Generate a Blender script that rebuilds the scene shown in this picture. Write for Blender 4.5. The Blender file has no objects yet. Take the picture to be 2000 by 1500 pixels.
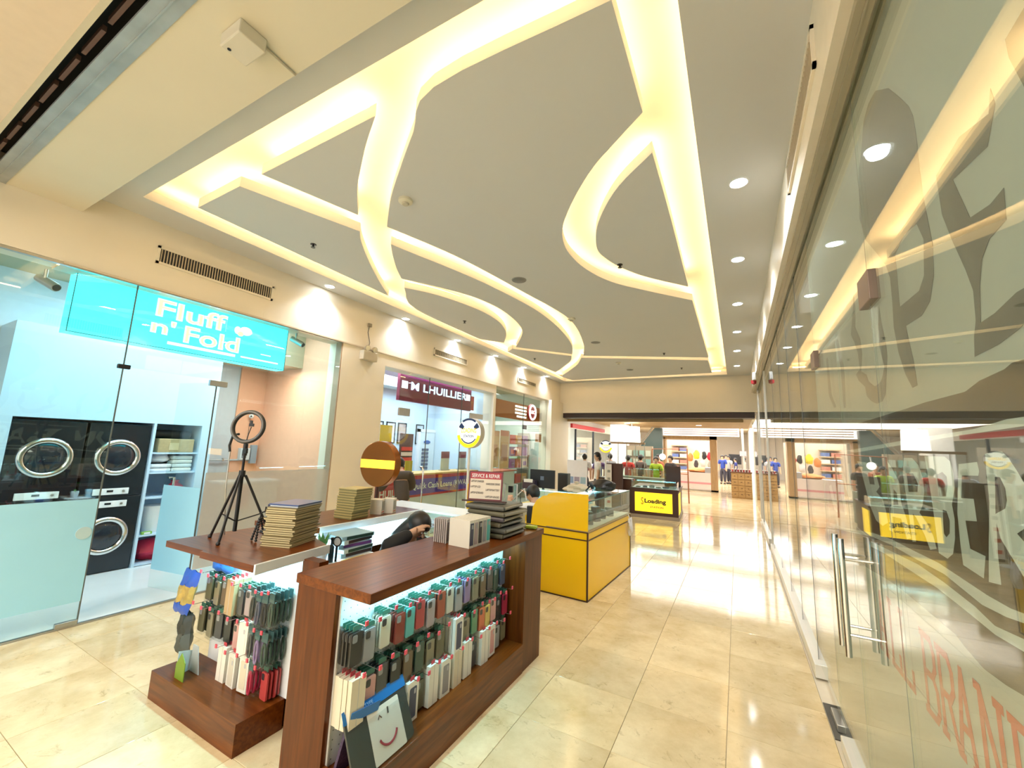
import bpy, bmesh, math, random
from mathutils import Vector, Matrix
random.seed(7)
C = bpy.context.scene.collection
SC = bpy.context.scene
PI = math.pi

# ---------------------------------------------------------------- camera
cam_d = bpy.data.cameras.new('camera'); cam = bpy.data.objects.new('camera', cam_d); C.objects.link(cam)
cam_d.sensor_width = 36.0; cam_d.lens = 14.36; cam_d.clip_start = 0.02; cam_d.clip_end = 200
cx = Vector((0.8776, 0.4779, 0.0379)); cy = Vector((0.0380, -0.1486, 0.9882)); cz = Vector((0.4779, -0.8658, -0.1486))
cz.normalize(); cx = (cx - cz * cx.dot(cz)).normalized(); cy = cz.cross(cx)
M = Matrix((cx, cy, cz)).transposed().to_4x4(); M.translation = Vector((0, 0, 1.6))
cam.matrix_world = M
SC.camera = cam

# ---------------------------------------------------------------- world, exposure
SC.view_settings.view_transform = 'Standard'; SC.view_settings.look = 'None'
SC.view_settings.gamma = 1.0; SC.view_settings.use_curve_mapping = False
SC.view_settings.exposure = 0.86
SC.cycles.max_bounces = 10; SC.cycles.transparent_max_bounces = 24; SC.cycles.glossy_bounces = 5
SC.cycles.caustics_reflective = False; SC.cycles.caustics_refractive = False
SC.cycles.sample_clamp_indirect = 6.0
W = bpy.data.worlds.new('world'); SC.world = W; W.use_nodes = True
W.node_tree.nodes['Background'].inputs[0].default_value = (1.0, 0.97, 0.92, 1)
W.node_tree.nodes['Background'].inputs[1].default_value = .9

COVE = 14.0          # strength of the warm cove strips
SPOT = 42.0          # watts of each downlight

def light(kind, name, loc, power, color=(1,1,1), size=0.3, size_y=None, rot=(0,0,0), angle=1.9, blend=.6):
    d = bpy.data.lights.new(name, kind); d.energy = power; d.color = color
    if kind == 'AREA':
        d.size = size
        if size_y: d.shape = 'RECTANGLE'; d.size_y = size_y
    elif kind == 'SPOT':
        d.spot_size = angle; d.spot_blend = blend; d.shadow_soft_size = size
    else: d.shadow_soft_size = size
    o = bpy.data.objects.new(name, d); C.objects.link(o); o.location = loc; o.rotation_euler = rot
    return o
# ceiling panels of the shops and of the hall beyond, plus two added fill lamps
light('AREA', 'shop_ceiling_and_fill_light', (-5.6, 2.4, 3.2), 46, (.62,.86,1), 1.3, 2.4)
light('AREA', 'shop_ceiling_and_fill_light', (-5.8, 3.45, 2.62), 8, (1,.88,.76), .5, .5)  # added warm fill to brighten the salmon wall, not a shop fixture
light('AREA', 'shop_ceiling_and_fill_light', (-5.7, 6.2, 2.9), 75, (.72,.86,1), 1.2, 2.6)
light('AREA', 'shop_ceiling_and_fill_light', (-5.9, 9.6, 2.9), 60, (.85,.98,.95), 1.4, 2.4)
light('AREA', 'hall_ceiling_light', (-2.0, 15.0, 2.55), 150, (1,.93,.82), 5, 4)
light('AREA', 'hall_ceiling_light', (-1.0, 24.0, 2.95), 620, (1,.95,.9), 7, 8)
light('AREA', 'hall_ceiling_light', (-7.2, 16.0, 2.55), 330, (.78,.86,1), 4, 5)
light('AREA', 'rear_fill_light', (-2.2, -2.2, 3.3), 180, (1,.93,.82), 4, 3)  # added fill lamp behind the camera, brightens kiosk fronts and floor
light('AREA', 'shop_ceiling_and_fill_light', (1.8, 2.6, 3.1), 42, (1,.96,.9), 2.5, 5)

# ---------------------------------------------------------------- materials
MATS = {}
def nodes(name):
    m = bpy.data.materials.new(name); m.use_nodes = True
    return m, m.node_tree, m.node_tree.nodes['Principled BSDF']
def mat(name, col, rough=.5, metal=0., emit=0., ecol=None, var=.06, scale=14., coat=0., spec=.5, alpha=1.):
    if name in MATS: return MATS[name]
    m, t, b = nodes(name)
    b.inputs['Roughness'].default_value = rough; b.inputs['Metallic'].default_value = metal
    b.inputs['Coat Weight'].default_value = coat; b.inputs['Specular IOR Level'].default_value = spec
    b.inputs['Alpha'].default_value = alpha
    col = tuple(col) + (1,)
    if var:
        tc = t.nodes.new('ShaderNodeTexCoord'); nz = t.nodes.new('ShaderNodeTexNoise'); nz.inputs['Scale'].default_value = scale
        nz.inputs['Detail'].default_value = 4
        t.links.new(tc.outputs['Object'], nz.inputs['Vector'])
        mx = t.nodes.new('ShaderNodeMix'); mx.data_type = 'RGBA'
        t.links.new(nz.outputs['Fac'], mx.inputs[0])
        mx.inputs[6].default_value = tuple(c * (1 - var) for c in col[:3]) + (1,)
        mx.inputs[7].default_value = tuple(min(1, c * (1 + var)) for c in col[:3]) + (1,)
        t.links.new(mx.outputs[2], b.inputs['Base Color'])
    else: b.inputs['Base Color'].default_value = col
    if emit:
        b.inputs['Emission Color'].default_value = tuple(ecol or col[:3])[:3] + (1,)
        b.inputs['Emission Strength'].default_value = emit
    MATS[name] = m; return m
def mat_wood(name, c1, c2, axis='Y', rough=.3, scale=3.):
    m, t, b = nodes(name); b.inputs['Roughness'].default_value = rough; b.inputs['Specular IOR Level'].default_value = .3; b.inputs['Coat Weight'].default_value = .03; b.inputs['Coat Roughness'].default_value = .18
    tc = t.nodes.new('ShaderNodeTexCoord'); mp = t.nodes.new('ShaderNodeMapping')
    s = {'X': (1, 14, 14), 'Y': (14, 1, 14), 'Z': (14, 14, 1)}[axis]; mp.inputs['Scale'].default_value = s
    nz = t.nodes.new('ShaderNodeTexNoise'); nz.inputs['Scale'].default_value = scale; nz.inputs['Detail'].default_value = 6
    nz.inputs['Distortion'].default_value = .6
    r = t.nodes.new('ShaderNodeValToRGB'); r.color_ramp.elements[0].position = .3; r.color_ramp.elements[1].position = .72
    r.color_ramp.elements[0].color = tuple(c1) + (1,); r.color_ramp.elements[1].color = tuple(c2) + (1,)
    t.links.new(tc.outputs['Object'], mp.inputs[0]); t.links.new(mp.outputs[0], nz.inputs['Vector'])
    t.links.new(nz.outputs['Fac'], r.inputs[0]); t.links.new(r.outputs[0], b.inputs['Base Color'])
    return m
def mat_stone():
    m, t, b = nodes('polished_marble')
    tc = t.nodes.new('ShaderNodeTexCoord'); oi = t.nodes.new('ShaderNodeObjectInfo')
    geo = t.nodes.new('ShaderNodeNewGeometry')
    add = t.nodes.new('ShaderNodeVectorMath'); add.operation = 'MULTIPLY_ADD'
    add.inputs[1].default_value = (1, 1, 1)
    off = t.nodes.new('ShaderNodeVectorMath'); off.operation = 'SCALE'; off.inputs['Scale'].default_value = 37.
    cmb = t.nodes.new('ShaderNodeCombineXYZ')
    for i in range(3): t.links.new(oi.outputs['Random'], cmb.inputs[i])
    t.links.new(cmb.outputs[0], off.inputs[0]); t.links.new(geo.outputs['Position'], add.inputs[0]); t.links.new(off.outputs[0], add.inputs[2])
    n1 = t.nodes.new('ShaderNodeTexNoise'); n1.inputs['Scale'].default_value = 2.6; n1.inputs['Detail'].default_value = 8; n1.inputs['Roughness'].default_value = .68
    n2 = t.nodes.new('ShaderNodeTexNoise'); n2.inputs['Scale'].default_value = 7; n2.inputs['Detail'].default_value = 10; n2.inputs['Roughness'].default_value = .8; n2.inputs['Distortion'].default_value = 1.2
    for n in (n1, n2): t.links.new(add.outputs[0], n.inputs['Vector'])
    r1 = t.nodes.new('ShaderNodeValToRGB'); e = r1.color_ramp.elements
    e[0].position = .3; e[0].color = (.60,.46,.25,1); e[1].position = .7; e[1].color = (.85,.72,.47,1)
    r2 = t.nodes.new('ShaderNodeValToRGB'); e = r2.color_ramp.elements
    e[0].position = .33; e[0].color = (.40,.33,.24,1); e[1].position = .43; e[1].color = (1,1,1,1)
    mx = t.nodes.new('ShaderNodeMix'); mx.data_type = 'RGBA'; mx.blend_type = 'MULTIPLY'; mx.inputs[0].default_value = .55
    t.links.new(n1.outputs['Fac'], r1.inputs[0]); t.links.new(n2.outputs['Fac'], r2.inputs[0])
    t.links.new(r1.outputs[0], mx.inputs[6]); t.links.new(r2.outputs[0], mx.inputs[7])
    hs = t.nodes.new('ShaderNodeHueSaturation'); mr = t.nodes.new('ShaderNodeMapRange'); mr.inputs[3].default_value = .9; mr.inputs[4].default_value = 1.08
    t.links.new(oi.outputs['Random'], mr.inputs[0]); t.links.new(mr.outputs[0], hs.inputs['Value']); t.links.new(mx.outputs[2], hs.inputs['Color'])
    t.links.new(hs.outputs[0], b.inputs['Base Color'])
    b.inputs['Roughness'].default_value = .085; b.inputs['Specular IOR Level'].default_value = .55
    bp = t.nodes.new('ShaderNodeBump'); bp.inputs['Strength'].default_value = .05; bp.inputs['Distance'].default_value = .01
    n3 = t.nodes.new('ShaderNodeTexNoise'); n3.inputs['Scale'].default_value = 6; t.links.new(geo.outputs['Position'], n3.inputs['Vector'])
    t.links.new(n3.outputs['Fac'], bp.inputs['Height']); t.links.new(bp.outputs[0], b.inputs['Normal'])
    return m
def mat_glass(name, tint=(.93,.98,.96), f0=.045, power=5., rough=0.):
    if name in MATS: return MATS[name]
    m = bpy.data.materials.new(name); m.use_nodes = True; t = m.node_tree; t.nodes.clear()
    out = t.nodes.new('ShaderNodeOutputMaterial'); mix = t.nodes.new('ShaderNodeMixShader')
    tr = t.nodes.new('ShaderNodeBsdfTransparent'); tr.inputs[0].default_value = tuple(tint) + (1,)
    gl = t.nodes.new('ShaderNodeBsdfGlossy'); gl.inputs['Roughness'].default_value = rough; gl.inputs[0].default_value = (1,1,1,1)
    g = t.nodes.new('ShaderNodeNewGeometry'); d = t.nodes.new('ShaderNodeVectorMath'); d.operation = 'DOT_PRODUCT'
    t.links.new(g.outputs['Incoming'], d.inputs[0]); t.links.new(g.outputs['Normal'], d.inputs[1])
    def mth(op, a, b=None):
        n = t.nodes.new('ShaderNodeMath'); n.operation = op
        if hasattr(a, 'is_output'): t.links.new(a, n.inputs[0])
        else: n.inputs[0].default_value = a
        if b is not None:
            if hasattr(b, 'is_output'): t.links.new(b, n.inputs[1])
            else: n.inputs[1].default_value = b
        return n.outputs[0]
    c = mth('ABSOLUTE', d.outputs['Value']); f = mth('POWER', mth('SUBTRACT', 1.0, c), power)
    fac = mth('ADD', mth('MULTIPLY', f, 1 - f0), f0)
    t.links.new(fac, mix.inputs[0]); t.links.new(tr.outputs[0], mix.inputs[1]); t.links.new(gl.outputs[0], mix.inputs[2])
    t.links.new(mix.outputs[0], out.inputs[0]); MATS[name] = m; return m

STONE = mat_stone()
GLASS = mat_glass('clear_glass'); BAG = mat_glass('clear_bag', (.95,.96,.96), .025, 5., .12)
WALL = mat('painted_wall', (.84,.765,.63), .55, var=.03, scale=3)
CEIL = mat('painted_ceiling', (.62,.63,.63), .7, var=.02, scale=2)
CEILN = mat('beam_paint', (.70,.65,.52), .7, var=.04, scale=2)
COVEW = mat('cove_paint', (.85,.80,.70), .7, var=.02, scale=2)
WHITE = mat('white_paint', (.82,.84,.86), .45, var=.02)
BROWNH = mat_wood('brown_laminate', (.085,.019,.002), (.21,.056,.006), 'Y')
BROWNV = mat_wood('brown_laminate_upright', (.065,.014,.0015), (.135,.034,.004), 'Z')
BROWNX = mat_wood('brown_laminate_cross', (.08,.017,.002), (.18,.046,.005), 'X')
YEL = mat('yellow_laminate', (1.0,.60,.0), .35, var=.03, scale=3, coat=.15)
DKBR = mat('dark_brown_trim', (.055,.018,.01), .4)
BLK = mat('black_plastic', (.012,.012,.014), .35)
BLKM = mat('black_metal', (.015,.015,.017), .3, .3)
CHROME = mat('chrome', (.75,.75,.74), .12, 1., var=.02)
STEEL = mat('brushed_steel', (.5,.5,.48), .35, 1., var=.08)
ALU = mat('white_aluminium', (.72,.70,.64), .35, .2, var=.03)
LED = mat('warm_led', (1,.78,.42), .5, emit=COVE, ecol=(1,.68,.33), var=0)
LEDC = mat('cool_led', (.8,.97,1), .5, emit=8, ecol=(.38,.90,1), var=0)
LAMP = mat('lamp_lens', (1,1,1), .4, emit=30, ecol=(.92,.97,1), var=0)
LAMPW = mat('hall_lamp_lens', (1,1,1), .4, emit=9, ecol=(1,.95,.85), var=0)
PEG = mat('white_pegboard', (.80,.83,.85), .45, var=.02)
HOLE = mat('peg_hole', (.12,.15,.17), .8, var=0)
PINK = mat('pink_tip', (.75,.08,.12), .4, var=0)
SKIN = mat('skin', (.55,.33,.22), .5, var=.04)
HAIR = mat('black_hair', (.008,.007,.007), .45, var=.1)
FROST = mat('frosted_film', (.38,.74,.93), .5, var=.03, scale=4, alpha=.86)
WCOL = {}
def paint(r, g, b, rough=.5, emit=0.):
    k = 'paint_%02d_%02d_%02d_%02d_%02d' % (r*99, g*99, b*99, rough*99, emit*10)
    return mat(k, (r, g, b), rough, emit=emit, var=.04)

# ---------------------------------------------------------------- mesh builder
class MB:
    def __init__(s): s.v = []; s.f = []
    def add(s, v, f):
        o = len(s.v); s.v += [tuple(p) for p in v]; s.f += [tuple(i + o for i in q) for q in f]; return s
    def box(s, x0, x1, y0, y1, z0, z1):
        v = [(x, y, z) for x in (x0, x1) for y in (y0, y1) for z in (z0, z1)]
        return s.add(v, [(0,1,3,2),(4,6,7,5),(0,4,5,1),(2,3,7,6),(0,2,6,4),(1,5,7,3)])
    def cbox(s, c, sx, sy, sz): return s.box(c[0]-sx/2, c[0]+sx/2, c[1]-sy/2, c[1]+sy/2, c[2]-sz/2, c[2]+sz/2)
    def obox(s, o, ax, ay, az):
        o, ax, ay, az = map(Vector, (o, ax, ay, az))
        v = [o + ax*i + ay*j + az*k for i in (-.5,.5) for j in (-.5,.5) for k in (-.5,.5)]
        return s.add(v, [(0,1,3,2),(4,6,7,5),(0,4,5,1),(2,3,7,6),(0,2,6,4),(1,5,7,3)])
    def tube(s, pts, r, n=8, cap=True):
        pts = [Vector(p) for p in pts]; rings = []
        rr = r if isinstance(r, (list, tuple)) else [r]*len(pts)
        a = None
        for i, p in enumerate(pts):
            d = (pts[min(i+1, len(pts)-1)] - pts[max(i-1, 0)]).normalized()
            a = d.orthogonal() if a is None else a - d*a.dot(d)
            if a.length < 1e-5: a = d.orthogonal()
            a.normalize(); b = d.cross(a)
            rings.append([p + a*math.cos(2*PI*k/n)*rr[i] + b*math.sin(2*PI*k/n)*rr[i] for k in range(n)])
        v = [q for R in rings for q in R]; f = []
        for i in range(len(pts)-1):
            for k in range(n): f.append((i*n+k, i*n+(k+1)%n, (i+1)*n+(k+1)%n, (i+1)*n+k))
        if cap: f += [tuple(range(n))[::-1], tuple((len(pts)-1)*n+k for k in range(n))]
        return s.add(v, f)
    def lathe(s, prof, o=(0,0,0), ax=(0,0,1), n=24):
        ax = Vector(ax).normalized(); a = ax.orthogonal().normalized(); b = ax.cross(a); o = Vector(o); v = []; f = []
        for r, h in prof: v += [o + ax*h + (a*math.cos(2*PI*k/n) + b*math.sin(2*PI*k/n))*r for k in range(n)]
        for i in range(len(prof)-1):
            for k in range(n): f.append((i*n+k, i*n+(k+1)%n, (i+1)*n+(k+1)%n, (i+1)*n+k))
        if prof[0][0] > 1e-6: f.append(tuple(range(n))[::-1])
        if prof[-1][0] > 1e-6: f.append(tuple((len(prof)-1)*n+k for k in range(n)))
        return s.add(v, f)
    def ring(s, o, ax, R, r, n=40, m=10):
        ax = Vector(ax).normalized(); a = ax.orthogonal().normalized(); b = ax.cross(a); o = Vector(o); v = []; f = []
        for i in range(n):
            e = a*math.cos(2*PI*i/n) + b*math.sin(2*PI*i/n)
            for k in range(m): v.append(o + e*(R + r*math.cos(2*PI*k/m)) + ax*r*math.sin(2*PI*k/m))
        for i in range(n):
            for k in range(m): f.append((i*m+k, ((i+1)%n)*m+k, ((i+1)%n)*m+(k+1)%m, i*m+(k+1)%m))
        return s.add(v, f)
    def ball(s, c, rx, ry=None, rz=None, n=14, m=9):
        ry = ry or rx; rz = rz or rx; v = [(c[0], c[1], c[2]-rz)]; f = []
        for j in range(1, m):
            t = -PI/2 + PI*j/m
            v += [(c[0]+rx*math.cos(t)*math.cos(2*PI*k/n), c[1]+ry*math.cos(t)*math.sin(2*PI*k/n), c[2]+rz*math.sin(t)) for k in range(n)]
        v.append((c[0], c[1], c[2]+rz))
        for k in range(n): f.append((0, 1+(k+1)%n, 1+k)); f.append((len(v)-1, len(v)-1-n+k, len(v)-1-n+(k+1)%n))
        for j in range(m-2):
            for k in range(n): f.append((1+j*n+k, 1+j*n+(k+1)%n, 1+(j+1)*n+(k+1)%n, 1+(j+1)*n+k))
        return s.add(v, f)
    def prism(s, poly, o, u, w, nrm, d, holes=()):
        """2D polygon (a,b) on the plane o + a*u + b*w, thickened by d along nrm; triangulated, holes allowed"""
        from mathutils.geometry import tessellate_polygon
        o, u, w, nrm = map(Vector, (o, u, w, nrm)); loops = [list(poly)] + [list(h) for h in holes]
        flat = [p for L in loops for p in L]; n = len(flat)
        tris = tessellate_polygon([[Vector((p[0], p[1], 0)) for p in L] for L in loops])
        v = [o + u*a + w*b for a, b in flat] + [o + u*a + w*b + nrm*d for a, b in flat]
        f = [tuple(t) for t in tris] + [tuple(i+n for i in reversed(t)) for t in tris]
        k = 0
        for L in loops:
            for i in range(len(L)):
                a, b = k+i, k+(i+1) % len(L); f.append((a, b, b+n, a+n))
            k += len(L)
        return s.add(v, f)
    def lump(s, c, rx, ry, rz, n=18, m=11, k=.18, seed=0):
        o = len(s.v); s.ball((0,0,0), 1, 1, 1, n, m); R = random.Random(seed); ph = [R.random()*6 for _ in range(6)]
        for i in range(o, len(s.v)):
            x, y, z = s.v[i]; q = 1 + k*(math.sin(3*x+ph[0])*math.sin(2.6*y+ph[1]) + .6*math.sin(5*z+ph[2]+3*x) + .4*math.sin(7*y+ph[3]))
            s.v[i] = (c[0]+x*q*rx, c[1]+y*q*ry, c[2]+max(z*q, -.92)*rz)
        return s
    def rrect(s, o, u, w, nrm, a, b, r, d, k=3):
        """rounded slab a x b centred at o"""
        p = []
        for sx, sy, t0 in ((1,1,0),(-1,1,PI/2),(-1,-1,PI),(1,-1,1.5*PI)):
            for i in range(k+1):
                t = t0 + PI/2*i/k; p.append((sx*(a/2-r) + r*math.cos(t), sy*(b/2-r) + r*math.sin(t)))
        o, u, w, nrm = map(Vector, (o, u, w, nrm)); n = len(p)
        v = [o+u*x+w*y for x, y in p] + [o+u*x+w*y+nrm*d for x, y in p]
        f = [tuple(range(n))[::-1], tuple(range(n, 2*n))] + [(i, (i+1)%n, (i+1)%n+n, i+n) for i in range(n)]
        return s.add(v, f)
ORG = {}
def root_origin(o): return ORG.get(o.name, Vector((0,0,0))) if o else Vector((0,0,0))
def build(name, mb, m, parent=None, smooth=False, bevel=0., label=None, local=False, fixn=True):
    """link one mesh object; coordinates are world ones, moved into the parent's frame unless local"""
    org = Vector((0,0,0)) if (local or parent is None) else root_origin(parent)
    me = bpy.data.meshes.new(name); me.from_pydata([Vector(p) - org for p in mb.v], [], mb.f)
    if fixn:
        bm = bmesh.new(); bm.from_mesh(me); bmesh.ops.recalc_face_normals(bm, faces=bm.faces); bm.to_mesh(me); bm.free()
    if smooth:
        for p in me.polygons: p.use_smooth = True
        me.set_sharp_from_angle(angle=math.radians(38))
    me.materials.append(m)
    o = bpy.data.objects.new(name, me); C.objects.link(o)
    if parent: o.parent = parent; ORG[o.name] = org
    if bevel:
        b = o.modifiers.new('bevel', 'BEVEL'); b.width = bevel; b.segments = 2; b.limit_method = 'ANGLE'
    if label: o['label'] = label
    return o
def thing(name, label, cat, loc=(0,0,0), rz=0., group=None):
    o = bpy.data.objects.new(name, None); o.empty_display_size = .1; C.objects.link(o)
    o.location = loc; o.rotation_euler = (0,0,rz); ORG[o.name] = Vector(loc)
    o['label'] = label; o['category'] = cat
    if group: o['group'] = group
    return o
def tag(o, label, cat, group=None):
    o['label'] = label; o['category'] = cat
    if group: o['group'] = group
    return o
def struct(name, mb, m, parent=None, **k):
    o = build(name, mb, m, parent, **k); o['kind'] = 'structure'; return o
def dup(root, loc, rz=None, label=None, group=None):
    r = root.copy(); C.objects.link(r); r.location = loc; ORG[r.name] = Vector(loc)
    if rz is not None: r.rotation_euler = (0,0,rz)
    if label: r['label'] = label
    if group: r['group'] = group
    for ch in list(root.children):
        c = ch.copy(); C.objects.link(c); c.parent = r
        for g in ch.children:
            d = g.copy(); C.objects.link(d); d.parent = c
    return r
X, Y, Z = Vector((1,0,0)), Vector((0,1,0)), Vector((0,0,1))
def text(body, m, parent, o, u, w, width, height, depth=.003, name='lettering', local=False, bold=.0, label=None):
    """lettering fitted to width x height, lower-left corner at o"""
    cu = bpy.data.curves.new('t', 'FONT'); cu.body = body; cu.offset = bold; cu.resolution_u = 3
    to = bpy.data.objects.new('t', cu); C.objects.link(to); dg = bpy.context.evaluated_depsgraph_get()
    me = bpy.data.meshes.new_from_object(to.evaluated_get(dg)); bpy.data.objects.remove(to)
    xs = [v.co.x for v in me.vertices]; ys = [v.co.y for v in me.vertices]
    x0, x1, y0, y1 = min(xs), max(xs), min(ys), max(ys); sx = width/(x1-x0); sy = height/(y1-y0)
    o, u, w = Vector(o), Vector(u), Vector(w); nrm = u.cross(w)
    mb = MB(); mb.v = [o + u*((v.co.x-x0)*sx) + w*((v.co.y-y0)*sy) + nrm*depth for v in me.vertices]
    mb.f = [tuple(p.vertices) for p in me.polygons]; bpy.data.meshes.remove(me)
    return build(name, mb, m, parent, local=local, fixn=False, label=label)
def smooth_poly(p, k=3, sharp=38):
    """Catmull-Rom through the outline, keeping corners sharper than the limit"""
    n = len(p); P = [Vector(q) for q in p]; cor = []
    for i in range(n):
        a = (P[i]-P[i-1]).normalized(); b = (P[(i+1)%n]-P[i]).normalized()
        cor.append(a.angle(b, 0) > math.radians(sharp))
    out = []
    for i in range(n):
        p1, p2 = P[i], P[(i+1)%n]; p0 = P[i-1] if not cor[i] else p1*2-p2; p3 = P[(i+2)%n] if not cor[(i+1)%n] else p2*2-p1
        for j in range(k):
            t = j/k; out.append(tuple(.5*((2*p1)+(p2-p0)*t+(2*p0-5*p1+4*p2-p3)*t*t+(3*p1-p0-3*p2+p3)*t**3)))
    return out
ORD = ['first','second','third','fourth','fifth','sixth','seventh','eighth','ninth','tenth','eleventh','twelfth','thirteenth','fourteenth','fifteenth','sixteenth']
# ================================================================ SETTING
XL, XG, ZC, YF = -4.82, .475, 3.6, 11.9
XB = .37           # face of the beam over the right glass front
# floor: slab, one object per stone tile, grout showing in the joints
GROUT = mat('grout', (.40,.31,.19), .7)
fl = struct('floor', MB().box(-9, 5, -4, 40, -.1, -.006), GROUT)
far = struct('floor_slab', MB().box(-9, 5, 12.03, 40, -.004, 0), STONE, fl)
struct('floor_slab', MB().box(-4.82, 5, -4, .32, -.004, 0), STONE, fl)
xs = [XL] + [-.115 + .5425*k for k in range(-8, 2)]
ys = [.32 + .53*k for k in range(0, 23)]
tile_mesh = {}
for i in range(len(xs)-1):
    for j in range(len(ys)-1):
        w = round(xs[i+1]-xs[i]-.0025, 4); d = .5275
        cxx, cyy = (xs[i]+xs[i+1])/2, (ys[j]+ys[j+1])/2
        if w not in tile_mesh:
            mb = MB(); e = .0012
            mb.v = [(sx*(w/2-q), sy*(d/2-q), z) for q, z in ((0,-.0059),(0,-e),(e,0)) for sx, sy in ((-1,-1),(1,-1),(1,1),(-1,1))]
            mb.f = [(a+4*k, (a+1)%4+4*k, (a+1)%4+4*k+4, a+4*k+4) for k in (0,1) for a in range(4)] + [(8,9,10,11)]
            o = build('tile', mb, STONE, fl, local=True); tile_mesh[w] = o
        else:
            o = tile_mesh[w].copy(); C.objects.link(o)
        o.location = (cxx, cyy, 0)
struct('floor_slab', MB().box(xs[-1], 5, .32, 12.03, -.004, 0), mat('shop_floor_tile', (.62,.55,.42), .25), fl)
struct('floor_slab', MB().box(-9, XL-.03, -4, 3.98, -.004, .012), mat('white_shop_floor', (.78,.84,.86), .22, scale=3), fl)
struct('floor_slab', MB().box(-9, XL-.03, 4.0, 12.03, -.004, .008), mat('grey_shop_floor', (.62,.64,.64), .25, scale=3), fl)

# ceiling: border, beam, far header, islands with hidden warm strips
ce = struct('ceiling', MB().box(-5.0, .6, 1.0, 12.1, 3.80, 3.9), COVEW)
struct('ceiling_border', MB().prism([(XL-.1,1.04),(-4.42,1.04),(-4.42,1.29),(-4.55,11.62),(XL-.1,11.62)], (0,0,ZC), X, Y, Z, .09), CEIL, ce)
struct('ceiling_border', MB().box(-.157, XB+.02, 1.04, 11.62, ZC, 3.69), CEIL, ce)
struct('ceiling_border', MB().box(-4.42, -.157, 1.04, 1.29, ZC, 3.69), CEIL, ce)
struct('ceiling_border', MB().box(XL-.1, XB+.02, 11.62, YF+.05, ZC, 3.69), CEIL, ce)
bm_ = struct('trim_1', MB().box(XL-.05, 1.2, .625, 1.045, 3.43, 3.9), CEILN)
struct('trim_2', MB().box(-9, 5, -4, .455, 3.43, 3.6), mat('near_ceiling_paint', (.72,.60,.47), .7))
struct('trim_2', MB().box(-9, 5, .43, .455, 3.425, 3.6), mat('edge_paint', (.6,.55,.42), .6))
# roller shutter slot with its zinc lips
sl = thing('roller_shutter', 'roller shutter box with galvanised lip in the dark ceiling slot', 'shutter', (-2.0, .53, 3.43))
ZINC = mat('galvanised_steel', (.40,.44,.46), .45, .5, var=.35, scale=5)
build('guide_lip', MB().box(XL, .5, .53, .624, 3.424, 3.44), ZINC, sl)
build('lip_fold', MB().box(XL, .5, .572, .578, 3.418, 3.424), ZINC, sl)
build('slot_lining', MB().box(XL, .5, .455, .624, 3.66, 3.68).box(XL, .5, .455, .46, 3.44, 3.66), BLK, sl)
for k in range(16):
    build('curtain_slat', MB().box(XL + .02 + k*.33, XL + .28 + k*.33, .495, .512, 3.47, 3.50), mat('shutter_slat', (.16,.09,.07), .5), sl)

ISL = {
'A': [(-4.16,1.59),(-3.47,1.58),(-3.33,1.98),(-3.14,2.51),(-3.29,2.66),(-3.53,2.96),(-3.87,3.43),(-4.2,3.94)],
'B': [(-3.15,1.57),(-1.9,1.55),(-2.15,1.7),(-2.4,1.87),(-2.62,2.03),(-2.92,2.3)],
'C': [(-1.44,1.55),(-.42,1.55),(-.42,2.25),(-.63,2.42),(-.83,2.59),(-1.04,2.83),(-1.23,3.09),(-1.34,3.28),(-1.42,3.5),(-1.46,3.79),(-1.42,4.21),(-1.26,4.66),(-.95,5.09),(-.45,5.69),(-.46,9.41),(-2.88,8.4),(-2.64,7.74),(-2.45,7.05),(-2.31,6.4),(-2.24,5.8),(-2.28,5.25),(-2.38,4.62),(-2.51,3.75),(-2.63,3.18),(-2.83,2.56),(-2.46,2.24),(-2.13,2.0),(-1.78,1.76)],
'D': [(-.43,2.62),(-.43,3.52),(-.45,5.18),(-.87,4.66),(-1.07,4.28),(-1.15,4.02),(-1.17,3.8),(-1.08,3.47),(-.93,3.17),(-.72,2.88)],
'F': [(-3.05,2.83),(-2.95,3.18),(-2.84,3.54),(-2.71,4.06),(-2.6,4.72),(-2.54,5.35),(-2.57,6.15),(-2.7,7.04),(-2.84,7.6),(-3.05,8.18),(-3.92,7.21),(-3.39,6.44),(-3.18,6.02),(-3.06,5.5),(-3.02,4.99),(-3.09,4.5),(-3.25,4.11),(-3.47,3.75),(-3.59,3.55),(-3.42,3.29),(-3.22,3.03)],
'E': [(-3.77,3.79),(-3.56,4.12),(-3.41,4.56),(-3.33,5.03),(-3.35,5.51),(-3.47,5.94),(-3.66,6.34),(-3.97,6.8),(-4.27,6.4),(-4.23,4.55)],
'G': [(-4.05,7.3),(-3.13,8.34),(-3.32,8.8),(-3.59,9.21),(-4.24,10.1),(-4.28,7.5)],
'H': [(-2.99,8.58),(-.49,9.70),(-.49,11.3),(-4.25,11.42),(-4.3,10.75),(-3.85,10.05),(-3.34,9.29)]}
def inset(poly, d):
    n = len(poly); P = [Vector(p) for p in poly]; A = sum(P[i].x*P[(i+1)%n].y - P[(i+1)%n].x*P[i].y for i in range(n)); s = 1 if A > 0 else -1; out = []
    for i in range(n):
        a = (P[i]-P[i-1]).normalized(); b = (P[(i+1)%n]-P[i]).normalized()
        na = Vector((-a.y, a.x))*s; nb = Vector((-b.y, b.x))*s; m = (na+nb)
        m = m.normalized() if m.length > .2 else na
        out.append(P[i] + m*min(d/max(.45, m.dot(na)), d*1.8))
    return out
for k, p in ISL.items():
    q = smooth_poly(p, 4)
    isl = struct('ceiling_island', MB().prism(q, (0,0,ZC), X, Y, Z, .09), CEIL, ce)
    r = inset(q, .05); r = [(v.x, v.y, 3.705) for v in r]
    o = build('led_strip', MB().tube(r + [r[0]], .009, 4, False), LED, isl, local=True)
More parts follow.
